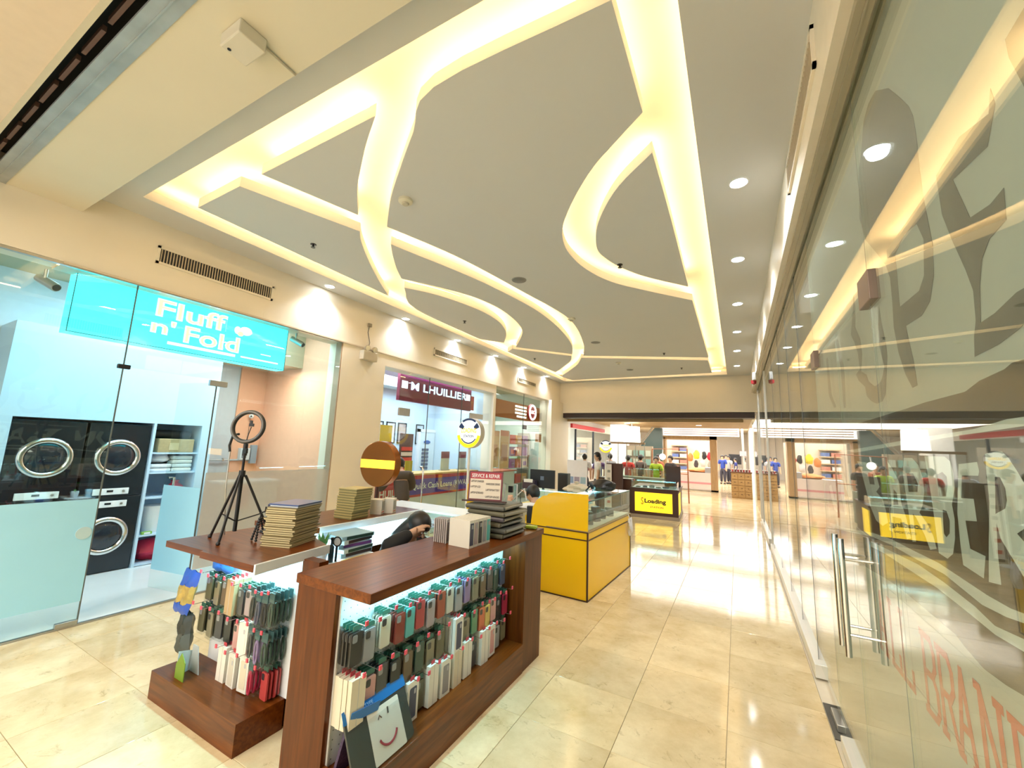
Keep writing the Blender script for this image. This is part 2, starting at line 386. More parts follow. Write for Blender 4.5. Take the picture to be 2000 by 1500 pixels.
strip = MB().tube([(-4.49,1.4,3.71),(-4.61,11.5,3.71)], .011, 4).tube([(-.10,1.4,3.71),(-.10,11.5,3.71)], .011, 4)
strip.tube([(-4.3,1.23,3.71),(-.3,1.23,3.71)], .011, 4).tube([(-4.4,11.68,3.71),(-.3,11.68,3.71)], .011, 4)
build('led_strip', strip, LED, ce, local=True)

# left wall: fascia, pillars, right beam, far header
wl = struct('wall_left', MB().box(XL-.28, XL, -4, 12.0, 2.96, 3.9), WALL)
struct('fascia_lip', MB().box(XL-.28, XL+.012, 1.0, 12.0, 2.945, 2.962), mat('lip_paint', (.66,.56,.42), .5), wl)
struct('pillar', MB().box(XL-.28, XL, 3.77, 4.58, 0, 2.96), WALL, wl)
struct('pillar', MB().box(XL-.28, XL, 7.90, 8.0, 0, 2.96), WALL, wl)
struct('pillar', MB().box(XL-.28, XL+.1, 11.0, 12.0, 0, 2.96), WALL, wl)
struct('window_head', MB().box(XL-.28, XL, 4.58, 7.9, 2.765, 2.96), WALL, wl)
struct('pillar', MB().box(XL-.28, XL, -4, -1.6, 0, 2.96), WALL, wl)
wr = struct('wall_right', MB().box(XB, .62, -4, 12.0, 3.15, 3.9), mat('beam_white', (.80,.74,.62), .5))
struct('glass_track', MB().box(XB+.04, XG-.012, -4, 11.8, 3.118, 3.15).box(XG+.012, .60, -4, 11.8, 3.118, 3.15).box(XB+.065, XB+.072, -4, 11.8, 3.112, 3.118), mat('track_metal', (.42,.38,.28), .4, .3), wr)
wf = struct('wall_far', MB().box(XL-.3, 2.5, YF, YF+.2, 2.66, 3.9), WALL)
struct('wall_far_pier', MB().box(XL-.3, XL+.06, YF, YF+.6, 0, 2.66), WALL, wf)
struct('soffit_band', MB().box(XL, XB+.05, YF+.02, YF+.5, 2.51, 2.655), mat('dark_header', (.028,.014,.01), .5), wf)
struct('soffit_board', MB().box(XL, XB-.2, YF+.5, YF+.55, 2.43, 2.56), mat('oak_board', (.50,.34,.16), .5), wf)

# ---- right glass front
GR = mat_glass('dark_reflective_glass', (.93,.97,.95), .055, 5.0)
wg = struct('window_1', MB().box(XG, XG+.010, 3.3, 11.7, .1, 3.14), GR)
struct('window_1', MB().box(XG, XG+.010, -2.0, 1.995, .1, 3.14), GR)
struct('window_1', MB().box(XG, XG+.010, 2.0, 3.295, 2.245, 3.14), GR)
for y0, y1 in ((2.005, 2.64), (2.648, 3.292)):
    dr = struct('door_1' if y0 < 2.3 else 'door_2', MB().box(XG, XG+.010, y0, y1, .012, 2.235), GR)
    yh = y1 - .105 if y0 < 2.3 else y0 + .02
    struct('handle_bar', MB().tube([(XG-.063,yh,.705),(XG-.063,yh,1.222)], .0135, 12).tube([(XG+.073,yh,.705),(XG+.073,yh,1.222)], .0135, 12), CHROME, dr, smooth=True)
    struct('handle_standoff', MB().tube([(XG-.06,yh,.80),(XG+.07,yh,.80)], .007, 8).tube([(XG-.06,yh,1.13),(XG+.07,yh,1.13)], .007, 8), CHROME, dr, smooth=True)
struct('patch_fitting', MB().box(XG-.014, XG+.024, 1.94, 2.09, 2.20, 2.32), mat('bronze_fitting', (.20,.14,.11), .4, .3), wg, bevel=.003)
struct('patch_fitting', MB().box(XG-.014, XG+.024, 3.23, 3.36, 2.18, 2.29), mat('bronze_fitting', (.20,.14,.11), .4, .3), wg, bevel=.003)
for yy in (4.05, 4.9, 5.8, 6.9, 8.2, 9.6): struct('glass_joint', MB().box(XG-.0015, XG+.012, yy-.003, yy+.003, .1, 3.12), mat('joint_seal', (.1,.11,.1), .4), wg)
for yy in (1.9975,): struct('glass_joint', MB().box(XG-.0006, XG-.0001, yy-.0012, yy+.0012, .02, 3.12), mat('thin_seal', (.22,.22,.19), .5), wg)
struct('mullion', MB().box(XG-.015, XG+.02, 8.6, 8.64, 0, 3.12), ALU, wg)
struct('mullion', MB().box(XG-.015, XG+.02, 11.2, 11.26, 0, 3.12), ALU, wg)
bs = struct('baseboard_right', MB().box(.437, XG+.045, 3.95, 8.6, .012, .105), ALU, bevel=.004)
struct('baseboard_right', MB().box(.437, XG+.045, 9.05, 11.7, .012, .105), ALU, bevel=.004)
struct('baseboard_right', MB().box(.445, XG+.035, -1.5, 3.15, .005, .07), ALU, bevel=.004)
struct('floor_pivot_plate', MB().box(.43, XG+.06, 3.22, 3.62, .0, .006), mat('dark_pivot', (.09,.085,.07), .4, .5), bs)
struct('floor_pivot_plate', MB().box(.43, XG+.05, 8.66, 9.0, .0, .006), mat('dark_pivot', (.09,.085,.07), .4, .5), bs)
struct('pivot_arm', MB().box(XG-.02, XG+.03, 3.3, 3.5, .006, .045), STEEL, bs, bevel=.003)

# window graphic: white film, brown swoosh, lettering - all printed film on the inside of the glass
def vinyl(name, col, tr=.5):
    m = bpy.data.materials.new(name); m.use_nodes = True; t = m.node_tree; t.nodes.clear()
    o = t.nodes.new('ShaderNodeOutputMaterial'); mx = t.nodes.new('ShaderNodeMixShader'); d = t.nodes.new('ShaderNodeBsdfDiffuse'); l = t.nodes.new('ShaderNodeBsdfTranslucent')
    tc = t.nodes.new('ShaderNodeTexCoord'); nz = t.nodes.new('ShaderNodeTexNoise'); nz.inputs['Scale'].default_value = 3; nz.inputs['Detail'].default_value = 5
    c = t.nodes.new('ShaderNodeMix'); c.data_type = 'RGBA'; c.inputs[6].default_value = tuple(k*.94 for k in col)+(1,); c.inputs[7].default_value = tuple(min(1,k*1.04) for k in col)+(1,)
    t.links.new(tc.outputs['Object'], nz.inputs['Vector']); t.links.new(nz.outputs['Fac'], c.inputs[0])
    for n in (d, l): t.links.new(c.outputs[2], n.inputs[0])
    mx.inputs[0].default_value = tr; t.links.new(d.outputs[0], mx.inputs[1]); t.links.new(l.outputs[0], mx.inputs[2]); t.links.new(mx.outputs[0], o.inputs[0]); return m
FW = vinyl('white_window_film', (.64,.66,.61))
FB = mat('brown_window_film', (.035,.02,.01), .4, var=.1, scale=3)
FG = mat('grey_film_letter', (.13,.115,.10), .5); FR = mat('red_film_letter', (.55,.055,.025), .5); FL = vinyl('pale_film_letter', (.76,.80,.76))
gp = thing('window_graphic', 'printed shop window film with grey, white and red lettering on the right glass', 'window sign', (XG+.02, 2.0, .15))
LET = {
 'P':[(1.769,2.932),(1.651,2.839),(1.564,2.726),(1.514,2.656),(1.494,2.606),(1.489,2.537),(1.493,2.44),(1.49,2.341),(1.479,2.257),(1.469,2.19),(1.485,2.107),(1.528,2.047),(1.593,2.025),(1.725,2.03),(1.709,1.971),(1.691,1.909),(1.683,1.83),(1.724,1.828),(1.771,1.879),(1.813,1.961),(1.833,2.056),(1.822,2.146),(1.819,2.23),(1.848,2.29),(1.937,2.379),(2.052,2.487),(2.103,2.608),(2.054,2.798),(1.995,2.843),(1.931,2.934),(1.855,2.952)],
 'Ph':[(1.751,2.231),(1.751,2.286),(1.655,2.313),(1.555,2.296),(1.521,2.231),(1.546,2.131),(1.592,2.101),(1.758,2.105)],
 'E':[(1.402,2.354),(1.266,2.368),(1.144,2.331),(1.126,2.376),(1.118,2.333),(1.165,2.269),(1.321,2.291),(1.268,2.161),(1.185,2.147),(1.132,2.153),(1.139,2.087),(1.205,2.078),(1.245,2.048),(1.267,1.996),(1.284,1.914),(1.225,1.918),(1.142,1.935),(1.097,1.935),(1.086,1.889),(1.146,1.864),(1.225,1.85),(1.329,1.845),(1.32,1.89),(1.303,1.925),(1.297,1.995),(1.318,2.054),(1.364,2.155),(1.397,2.24)],
 'N':[(0.988,2.431),(0.962,2.397),(0.92,2.34),(0.958,2.075),(1.012,2.192),(1.028,2.289),(1.057,2.383),(1.059,2.426)],
 'O':[(2.3,2.344),(2.293,2.28),(2.324,2.193),(2.263,2.124),(2.252,2.052),(2.294,1.982),(2.216,1.955),(2.195,1.921),(2.113,1.889),(2.04,1.893),(2.007,1.911),(1.971,1.944),(1.979,1.957),(2.009,2.032),(2.0,2.103),(1.969,2.175),(1.958,2.107),(1.932,2.025),(1.93,1.975),(1.967,1.897),(1.99,1.842),(2.037,1.82),(2.107,1.818),(2.176,1.836),(2.239,1.865),(2.25,1.907),(2.343,1.948),(2.379,1.983),(2.308,1.994),(2.319,2.071),(2.357,2.128),(2.41,2.181),(2.354,2.25)],
 'Wa':[(2.743,2.239),(2.681,2.223),(2.601,2.063),(2.631,1.853),(2.678,1.858),(2.673,2.071)],
 'Wb':[(3.027,2.194),(2.98,2.185),(2.956,1.966),(2.855,1.881),(2.914,1.881),(3.035,1.97)],
 'R':[(1.344,1.622),(1.299,1.627),(1.274,1.627),(1.253,1.613),(1.229,1.587),(1.21,1.563),(1.196,1.533),(1.196,1.514),(1.21,1.492),(1.227,1.478),(1.261,1.461),(1.229,1.443),(1.202,1.416),(1.165,1.377),(1.175,1.334),(1.218,1.348),(1.262,1.381),(1.307,1.422),(1.326,1.44),(1.335,1.471),(1.346,1.404),(1.349,1.339),(1.402,1.332),(1.38,1.42),(1.353,1.514),(1.349,1.582)],
 'Rh':[(1.316,1.572),(1.296,1.572),(1.281,1.55),(1.281,1.525),(1.292,1.507),(1.334,1.491),(1.328,1.516)],
 'E2':[(1.48,1.596),(1.385,1.603),(1.381,1.581),(1.388,1.571),(1.47,1.568),(1.488,1.511),(1.424,1.515),(1.422,1.463),(1.48,1.457),(1.473,1.391),(1.402,1.388),(1.41,1.368),(1.423,1.334),(1.522,1.342),(1.524,1.39),(1.52,1.471),(1.495,1.551)],
 'B':[(1.695,1.615),(1.557,1.615),(1.527,1.603),(1.514,1.571),(1.518,1.534),(1.546,1.489),(1.54,1.453),(1.551,1.402),(1.575,1.358),(1.613,1.338),(1.668,1.342),(1.671,1.41),(1.677,1.497),(1.687,1.571)],
 'Bh1':[(1.621,1.563),(1.582,1.573),(1.558,1.561),(1.559,1.537),(1.576,1.508),(1.619,1.503)],
 'Bh2':[(1.608,1.469),(1.584,1.468),(1.571,1.444),(1.58,1.41),(1.604,1.396),(1.619,1.404)],
 'R2':[(1.873,1.609),(1.798,1.609),(1.75,1.587),(1.726,1.551),(1.726,1.508),(1.751,1.465),(1.784,1.44),(1.732,1.416),(1.693,1.384),(1.68,1.351),(1.729,1.339),(1.76,1.376),(1.817,1.42),(1.842,1.43),(1.84,1.342),(1.874,1.337),(1.881,1.429),(1.891,1.495),(1.899,1.556)],
 'R2h':[(1.862,1.558),(1.803,1.56),(1.771,1.529),(1.783,1.503),(1.86,1.497)],
 'A':[(2.056,1.596),(2.003,1.567),(1.946,1.526),(1.946,1.456),(1.908,1.405),(1.881,1.346),(1.924,1.335),(1.963,1.398),(2.057,1.393),(2.069,1.336),(2.112,1.337),(2.053,1.445),(2.061,1.519)],
 'Ah':[(2.013,1.495),(1.982,1.484),(1.977,1.444),(2.031,1.438)],
 'B1':[(2.508,1.589),(2.309,1.583),(2.214,1.536),(2.184,1.492),(2.236,1.468),(2.157,1.447),(2.129,1.407),(2.117,1.363),(2.191,1.34),(2.275,1.349),(2.353,1.403),(2.397,1.474),(2.446,1.544)],
 'B1h':[(2.339,1.543),(2.259,1.538),(2.25,1.496),(2.322,1.494)],
 'Na':[(3.038,1.567),(2.977,1.568),(2.935,1.456),(3.057,1.289),(3.146,1.294),(3.259,1.421),(3.183,1.441),(3.095,1.343),(3.008,1.452)],
 'Nb':[(2.934,1.569),(2.864,1.571),(2.755,1.454),(2.699,1.574),(2.664,1.574),(2.672,1.397),(2.731,1.392),(2.842,1.489),(2.809,1.308),(2.863,1.296),(2.923,1.415)],
 'band':[(3.234,1.739),(3.128,1.741),(2.694,1.75),(2.334,1.762),(1.829,1.769),(1.645,1.773),(1.399,1.772),(1.327,1.788),(1.223,1.796),(1.194,1.804),(1.108,1.801),(0.976,1.798),(1.132,1.144),(1.269,1.141),(1.383,1.124),(1.48,1.117),(1.567,1.131),(1.618,1.144),(1.818,1.145),(2.057,1.145),(2.208,1.137),(2.431,1.118),(3.517,1.062)],
 'l0':[(2.711,1.639),(2.175,1.656),(1.809,1.669),(1.561,1.675),(1.38,1.68),(1.241,1.693),(1.134,1.694),(1.06,1.697),(1.065,1.679),(1.138,1.677),(1.438,1.668),(1.833,1.654),(2.535,1.628)],
 'l1':[(3.427,1.187),(2.916,1.225),(2.342,1.289),(2.097,1.306),(1.868,1.309),(1.676,1.313),(1.416,1.299),(1.324,1.299),(1.228,1.309),(1.151,1.317),(1.156,1.297),(1.232,1.291),(1.345,1.275),(1.448,1.269),(1.647,1.29),(1.875,1.285),(2.103,1.284),(2.348,1.271),(2.922,1.207),(3.436,1.166)],
 'l2':[(2.388,1.247),(2.218,1.255),(1.842,1.272),(1.65,1.266),(1.487,1.254),(1.399,1.239),(1.241,1.257),(1.163,1.266),(1.17,1.236),(1.248,1.228),(1.404,1.219),(1.522,1.227),(1.708,1.237),(1.954,1.235),(2.197,1.234),(2.396,1.224)],
}
build('white_film', MB().prism([(-1.9,.11),(3.45,.11),(3.45,3.12),(-1.9,3.12)], (XG+.020,0,0), Y, Z, X, .001, [LET['band']]), FW, gp)
def film(name, k, m, layer, holes=()):
    build(name, MB().prism(LET[k], (XG+.020-layer*.0018,0,0), Y, Z, X, .0006, [LET[h] for h in holes]), m, gp)
LTS = (('R',('Rh',)),('E2',()),('B',('Bh1','Bh2')),('R2',('R2h',)),('A',('Ah',)),('B1',('B1h',)),('Na',()),('Nb',()))
film('brown_swoosh', 'band', FB, 0, [a for a, b in LTS]+['l0','l1','l2'])
for k, hs in (('P',('Ph',)),('E',()),('N',()),('O',()),('Wa',()),('Wb',())): film('grey_letter', k, FG, 1, hs)
for k in ('l0','l1','l2'): film('pale_stripe', k, FL, 0)
for k, hs in LTS:
    film('pale_letter', k, FL, 0, hs)
    for h in hs: film('brown_counter', h, FB, 0)
def stroke(mb, pts, w):
    for a, b in zip(pts, pts[1:]):
        a, b = Vector(a), Vector(b); d = (b-a).normalized(); n = Vector((-d.y, d.x))*w/2; e = d*w*.3
        mb.prism([a-e-n, b+e-n, b+e+n, a-e+n], (XG+.0182-.0001*random.random(),0,0), -Y, Z, X, .0005)
def red(ch, y, z=.835, h=.225, w=.085):
    S = {'L': [[(0,0),(0,1)],[(-.2,1),(.25,1)],[(-.2,0),(1,0),(1,.25)]], 'A': [[(0,0),(.5,1),(1,0)],[(.2,.36),(.8,.36)],[(-.15,0),(.2,0)],[(.8,0),(1.15,0)]],
         'B': [[(0,0),(0,1),(.7,1),(.95,.85),(.95,.65),(.7,.52),(0,.52)],[(.7,.52),(1,.38),(1,.12),(.75,0),(0,0)],[(-.2,0),(0,0)],[(-.2,1),(0,1)]],
         'R': [[(0,0),(0,1),(.7,1),(.95,.85),(.95,.62),(.7,.5),(0,.5)],[(.5,.5),(1,0),(1.1,0)],[(-.2,0),(.2,0)],[(-.2,1),(0,1)]],
         'N': [[(0,0),(0,1),(1,0),(1,1)],[(-.2,0),(.2,0)],[(.8,1),(1.2,1)],[(-.25,1),(0,1)]], 'D': [[(0,0),(0,1),(.6,1),(1,.7),(1,.3),(.6,0),(0,0)],[(-.2,1),(0,1)],[(-.2,0),(0,0)]],
         'S': [[(1,.8),(.75,1),(.25,1),(0,.8),(.1,.6),(.9,.4),(1,.2),(.75,0),(.25,0),(0,.2)]]}[ch]
    mb = MB()
    for s in S: stroke(mb, [(-y + px*w, z + pz*h) for px, pz in s], .021)
    build('red_letter', mb, FR, gp)
for ch, y in (('A',2.36),('L',2.20),('L',2.075),('B',1.872),('R',1.752),('A',1.655),('N',1.515),('D',1.37),('S',1.225)): red(ch, y)

# right shop room behind the film
struct('wall_right_room', MB().box(2.9, 3.0, -4, 12, 0, 3.15).box(.62, 3, -4, 12, 3.15, 3.25).box(.62, 3, 11.8, 11.9, 0, 3.15), mat('room_paint', (.66,.60,.50), .6), wr)
# ================================================================ SHOP 1: laundry
LW = mat('laundry_white', (.56,.73,.90), .4, var=.02)
lr = struct('wall_laundry', MB().box(-7.0, -6.85, -4, 4.0, 0, 3.4), mat('laundry_wall', (.62,.66,.72), .6))
struct('salmon_panel', MB().box(-6.85, -6.82, 3.52, 4.0, 0, 3.3), mat('salmon_paint', (.88,.46,.30), .6), lr)
struct('party_wall', MB().box(-7.0, XL-.28, 3.92, 4.02, 0, 3.4), mat('salmon_paint', (.88,.46,.30), .6), lr)
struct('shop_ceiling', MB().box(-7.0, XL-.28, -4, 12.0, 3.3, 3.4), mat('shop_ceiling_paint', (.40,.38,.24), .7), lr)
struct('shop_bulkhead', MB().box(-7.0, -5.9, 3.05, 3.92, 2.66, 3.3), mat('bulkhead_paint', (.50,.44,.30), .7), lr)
# built-in white surround with washer bay and shelves
cb = thing('laundry_cabinet', 'tall white built-in cabinet surrounding the dark stacked washing machines', 'cabinet', (-6.5, 2.0, .012))
build('top_panel', MB().box(-6.85, -6.28, 1.08, 2.98, 1.70, 2.66), LW, cb)
build('side_panel', MB().box(-6.85, -6.28, 1.08, 1.185, .012, 1.70), LW, cb)
build('divider', MB().box(-6.85, -6.28, 2.325, 2.35, .012, 1.70), LW, cb)
build('side_panel', MB().box(-6.85, -6.28, 2.84, 2.98, .012, 1.70), LW, cb)
build('back_panel', MB().box(-6.85, -6.80, 2.35, 2.84, .012, 1.70), LW, cb)
SHZ = [.03, .36, .80, 1.10, 1.34]
for z in SHZ: build('shelf', MB().box(-6.8, -6.30, 2.35, 2.84, z-.012, z+.008), LW, cb)
# washers: two columns, each of two machines
DKM = mat('washer_graphite', (.022,.027,.034), .16, .4, coat=.4)
def washer(y, z, where):
    t = thing('washing_machine', where, 'washer', (-6.31, y, z), 0, None)
    build('body', MB().box(-6.83, -6.31, y-.275, y+.275, z, z+.825), DKM, t, bevel=.006)
    d = build('door', MB().ring((-6.298, y, z+.44 if z > .5 else z+.40), X, .178, .032, 40, 10), CHROME, t, smooth=True)
    zc = z+.44 if z > .5 else z+.40
    build('door_glass', MB().lathe([(.155,.0),(.15,.012),(.11,.03),(.06,.038),(0,.04)], (-6.30, y, zc), X, 32), mat('washer_glass', (.015,.02,.03), .05, coat=.5), d, smooth=True)
    build('door_rim', MB().ring((-6.302, y, zc), X, .135, .01, 36, 6), CHROME, d, smooth=True)
    zp = z+.055 if z > .5 else z+.745
    p = build('control_panel', MB().box(-6.312, -6.296, y-.16, y+.15, zp-.035, zp+.035), WHITE, t, bevel=.003)
    build('display', MB().box(-6.297, -6.293, y-.045, y+.01, zp-.006, zp+.016), BLK, p)
    build('knob', MB().lathe([(.012,0),(.012,.01),(0,.011)], (-6.296, y+.1, zp), X, 12), STEEL, p)
washer(1.468, .85, 'upper left dark dryer with round chrome door in the laundry shop')
washer(2.04, .85, 'upper right dark dryer with round chrome door beside the shelves')
washer(1.468, .02, 'lower left dark washing machine mostly hidden behind frosted glass')
washer(2.04, .02, 'lower right dark washing machine with round chrome door at floor')
# things on the shelves
def slab(nm, lab, cat, x, y, z, sx, sy, sz, m, grp=None, bev=.02, rz=0, extra=None):
    t = thing(nm, lab, cat, (x, y, z), rz, grp)
    build('body', MB().box(-sx/2, sx/2, -sy/2, sy/2, 0, sz), m, t, bevel=bev, local=True)
    return t
FOLD = mat('folded_linen', (.72,.76,.80), .8, var=.12, scale=9)
def pillow(lab, y, z, sy, sz):
    mb = MB().lump((0,0,sz/2), .15, sy/2, sz/2, k=.1, seed=9); t = thing('bagged_pillow', lab, 'pillow', (-6.48, y, z), 0)
    build('pillow', mb, FOLD, t, True, local=True); build('bag_seam', MB().tube([(.1,-sy*.3,sz*.8),(.13,0,sz*.9),(.1,sy*.3,sz*.8)], .004, 6), WHITE, t, local=True)
pillow('puffy white bagged pillow on left of the second shelf', 2.475, 1.208, .23, .13)
t = thing('folded_towels', 'wrapped pile of folded towels on right of the second shelf', 'towels', (-6.48, 2.70, 1.108))
for k in range(4): build('towel', MB().box(-.15, .15, -.11, .11, k*.05, k*.05+.046), paint(.7-.05*(k % 2), .72, .70+.04*(k % 2), .8), t, bevel=.015, local=True)
t = thing('folded_sheet', 'flat white folded sheet under the puffy bagged pillow', 'linen', (-6.48, 2.475, 1.108))
build('sheet', MB().box(-.15,.15,-.11,.11,0,.045), FOLD, t, bevel=.015, local=True); build('sheet_fold', MB().box(-.15,.155,-.11,.11,.05,.095), FOLD, t, bevel=.015, local=True)
t = thing('storage_basket', 'tan woven storage box on the top laundry shelf', 'box', (-6.48, 2.6, 1.348))
TAN = mat('tan_box', (.42,.33,.17), .7, var=.2, scale=30)
build('basket', MB().box(-.17,.17,-.19,.19,0,.17), TAN, t, bevel=.008, local=True); build('label_card', MB().box(.171,.174,-.08,.02,.03,.12), paint(.6,.5,.3), t, local=True)
t = thing('dark_towel_roll', 'rolled black towel lying across the tan storage box', 'towel', (-6.48, 2.6, 1.518))
build('roll', MB().tube([(0,-.19,.055),(0,.19,.055)], .055, 14), BLK, t, True, local=True); build('roll_end', MB().tube([(0,.19,.055),(0,.194,.055)], .03, 10), mat('black_cloth', (.02,.02,.022), .9), t, local=True)
t = thing('red_plastic_bag', 'small red plastic bag on the middle laundry shelf', 'bag', (-6.45, 2.7, .808))
RED = mat('red_plastic', (.55,.02,.06), .35, var=.2)
build('bag', MB().lump((0,0,.068), .09, .1, .075, seed=6), RED, t, True, local=True); build('bag_tie', MB().lathe([(.02,0),(.05,.05),(0,.05)], (0,0,.13), Z, 10), RED, t, local=True)
t = thing('white_bin', 'white plastic bin with clip handle on laundry shelf', 'bin', (-6.48, 2.53, .368))
build('bin', MB().lathe([(.09,0),(.12,.28),(.125,.3),(.11,.3),(.09,.02)], (0,0,0), Z, 24), WHITE, t, True, local=True); build('bin_lid', MB().lathe([(.128,.30),(.128,.32),(0,.33)], (0,0,0), Z, 24), WHITE, t, True, local=True)
t = thing('soap_pack', 'small green soap pack on low laundry shelf', 'soap', (-6.40, 2.44, .0)); t.location.z = .368 - .0
ORG[t.name] = Vector(t.location); t.location.x = -6.34; build('pack', MB().box(-.025,.025,-.05,.05,0,.03), paint(.25,.5,.08), t, bevel=.004, local=True); build('pack_label', MB().box(.0255,.027,-.03,.03,.005,.025), WHITE, t, local=True)
t = thing('laundry_bag', 'large crimson laundry bag with strap on bottom laundry shelf', 'bag', (-6.46, 2.59, .04))
build('bag', MB().lump((0,0,.12), .14, .18, .13, seed=2), RED, t, True, local=True); build('strap', MB().tube([(.16,-.05,.10),(.19,-.04,-.0),(.19,.03,-.0),(.16,.05,.1)], .012, 6), RED, t, local=True)
# lightbox sign
CY = mat('cyan_lightbox', (.05,.75,.85), .4, emit=1.15, ecol=(.045,.80,.95), var=0)
sg = thing('shop_sign', 'cyan lit laundry sign box with peach rounded lettering behind the glass', 'sign', (-5.05, 2.04, 2.41))
build('lightbox', MB().box(-5.16, -5.0, 1.10+.03, 2.98+.09, 2.425, 2.955), CY, sg)
EDGE = mat('sign_edge', (.02,.30,.36), .4)
build('frame_edge', MB().box(-5.0,-4.996,1.13,3.07,2.425,2.431).box(-5.0,-4.996,1.13,3.07,2.949,2.955).box(-5.0,-4.996,1.13,1.136,2.425,2.955).box(-5.0,-4.996,3.064,3.07,2.425,2.955), EDGE, sg)
PEA = mat('lit_peach_letter', (1,.85,.78), .5, emit=.62, ecol=(1,.62,.46), var=0); WL = mat('lit_white_letter', (1,1,1), .5, emit=.8, ecol=(.95,1,1), var=0)
for (s, y, z, w, h) in (('Fluff', 1.72, 2.745, .62, .165), ("n'", 1.70, 2.575, .18, .13), ('Fold', 1.98, 2.535, .52, .16)):
    text(s, WL, sg, (-4.995, y-.012, z-.010), Y, Z, w+.024, h+.020, .001, bold=.03)
    text(s, PEA, sg, (-4.995, y, z), Y, Z, w, h, .003, bold=-.004)
build('butterfly_logo', MB().ball((-4.993, 2.56, 2.80), .003, .07, .05, 18, 8).ball((-4.993, 2.47, 2.79), .003, .035, .045, 14, 8), WL, sg)
build('butterfly_body', MB().ball((-4.991, 2.505, 2.755), .003, .035, .028, 14, 8), PEA, sg)
build('caption_line', MB().box(-4.995,-4.993,1.84,2.48,2.478,2.506), WL, sg)
build('contact_line', MB().box(-4.995,-4.993,2.54,2.98,2.487,2.503).box(-4.995,-4.993,2.76,2.88,2.565,2.575), WL, sg)
# glass front of the laundry
wg2 = struct('window_2', MB().box(XL-.02, XL-.010, -1.6, 1.49, .015, 2.96), GLASS)
struct('window_2', MB().box(XL-.02, XL-.010, 1.494, 2.27, 2.17, 2.96), GLASS)
struct('window_2', MB().box(XL-.02, XL-.010, 2.274, 3.765, .015, 2.96), GLASS)
struct('frosted_film', MB().box(XL-.009, XL-.007, -1.6, 1.487, .19, 1.015), FROST, wg2)
struct('frosted_film', MB().box(XL-.009, XL-.007, 2.28, 3.76, .25, 1.20), mat('pale_frosted_film', (.60,.60,.58), .4, alpha=.55), wg2)
struct('glass_track', MB().box(XL-.03, XL, -1.6, 3.77, .0, .014).box(XL-.04, XL, -1.6, 3.77, 2.935, 2.958), STEEL, wg2)
struct('jamb', MB().box(XL-.12, XL-.005, 3.75, 3.77, 0, 2.95), mat('jamb_brown', (.42,.30,.20), .5), wg2)
struct('glass_joint', MB().box(XL-.022, XL-.008, 1.488, 1.496, .015, 2.96), mat('joint_seal', (.1,.11,.1), .4), wg2)
struct('glass_clip', MB().box(XL-.03, XL+.004, 1.45, 1.54, 2.15, 2.19), BLK, wg2, bevel=.006)
struct('patch_fitting', MB().box(XL-.03, XL+.004, 2.19, 2.36, 2.10, 2.16), STEEL, wg2, bevel=.003)
struct('bottom_fitting', MB().box(XL-.03, XL+.004, 1.36, 1.49, .015, .05), STEEL, wg2, bevel=.003)
struct('handle_hole', MB().lathe([(.05,0),(.05,.008),(0,.008)], (XL-.008, 1.43, .74), X, 20), mat('handle_cup', (.45,.62,.66), .3), wg2)
# open glass door swung into the shop
dd = Vector((-5.36-(XL-.02), 2.17-2.265, 0)).normalized(); dl = .56; dn = Vector((-dd.y, dd.x, 0))
d3 = struct('door_3', MB().obox(Vector((XL-.02, 2.265, 1.08))+dd*dl/2, dd*dl, dn*.010, Z*2.12), GLASS)
struct('frosted_film', MB().obox(Vector((XL-.02, 2.265, .62))+dd*dl/2+dn*.007, dd*(dl-.01), dn*.001, Z*.85), FROST, d3)
p = Vector((XL-.02, 2.265, 0))+dd*(dl-.05)
struct('door_pull', MB().tube([p+Z*.82-dn*.0, p+Z*.82-dn*.055, p+Z*1.12-dn*.055, p+Z*1.12], .011, 10), CHROME, d3, smooth=True)
struct('door_edge', MB().obox(Vector((XL-.02, 2.265, 1.08)), dd*.006, dn*.012, Z*2.12), mat('joint_seal', (.1,.11,.1), .4), d3)
# inside right: conduit, meter, camera, counter
t = thing('conduit', 'grey conduit along the laundry back wall ending at the meter', 'conduit', (-6.81, 3.6, 1.22))
build('pipe', MB().tube([(-6.84,3.0,1.22),(-6.80,3.0,1.22),(-6.80,3.90,1.215)], .014, 8), paint(.5,.52,.55), t, True); build('pipe_clip', MB().box(-6.82,-6.785,3.4,3.42,1.2,1.245), STEEL, t)
t = thing('meter_box', 'grey and white electric meter boxes on the salmon wall', 'meter', (-6.79, 3.7, 1.25))
build('case', MB().box(-6.82,-6.74,3.62,3.76,1.22,1.40), paint(.7,.72,.74), t, bevel=.005); build('meter_face', MB().box(-6.739,-6.735,3.64,3.71,1.25,1.37), paint(.2,.23,.27), t)
build('switch_case', MB().box(-6.82,-6.76,3.79,3.88,1.16,1.45), paint(.32,.36,.42), t, bevel=.005)
t = thing('security_camera', 'small white dome camera high on the salmon wall', 'camera', (-6.79, 3.72, 1.9))
build('body', MB().ball((-6.76,3.72,1.9), .035), WHITE, t, True); build('lens', MB().ball((-6.728,3.70,1.9), .012), BLK, t, True); build('cord', MB().tube([(-6.805,3.73,1.88),(-6.81,3.73,1.41)], .003, 5), BLK, t)
t = thing('laundry_counter', 'low white laundry counter with red sign behind the frosted glass', 'counter', (-5.6, 3.3, .02))
build('front', MB().box(-6.0,-5.9,3.02,3.75,.02,.95), paint(.62,.56,.50), t); build('worktop', MB().box(-6.25,-5.88,3.0,3.77,.95,.98), WHITE, t); build('red_panel', MB().box(-5.898,-5.89,3.1,3.35,.62,.92), paint(.40,.03,.05), t)
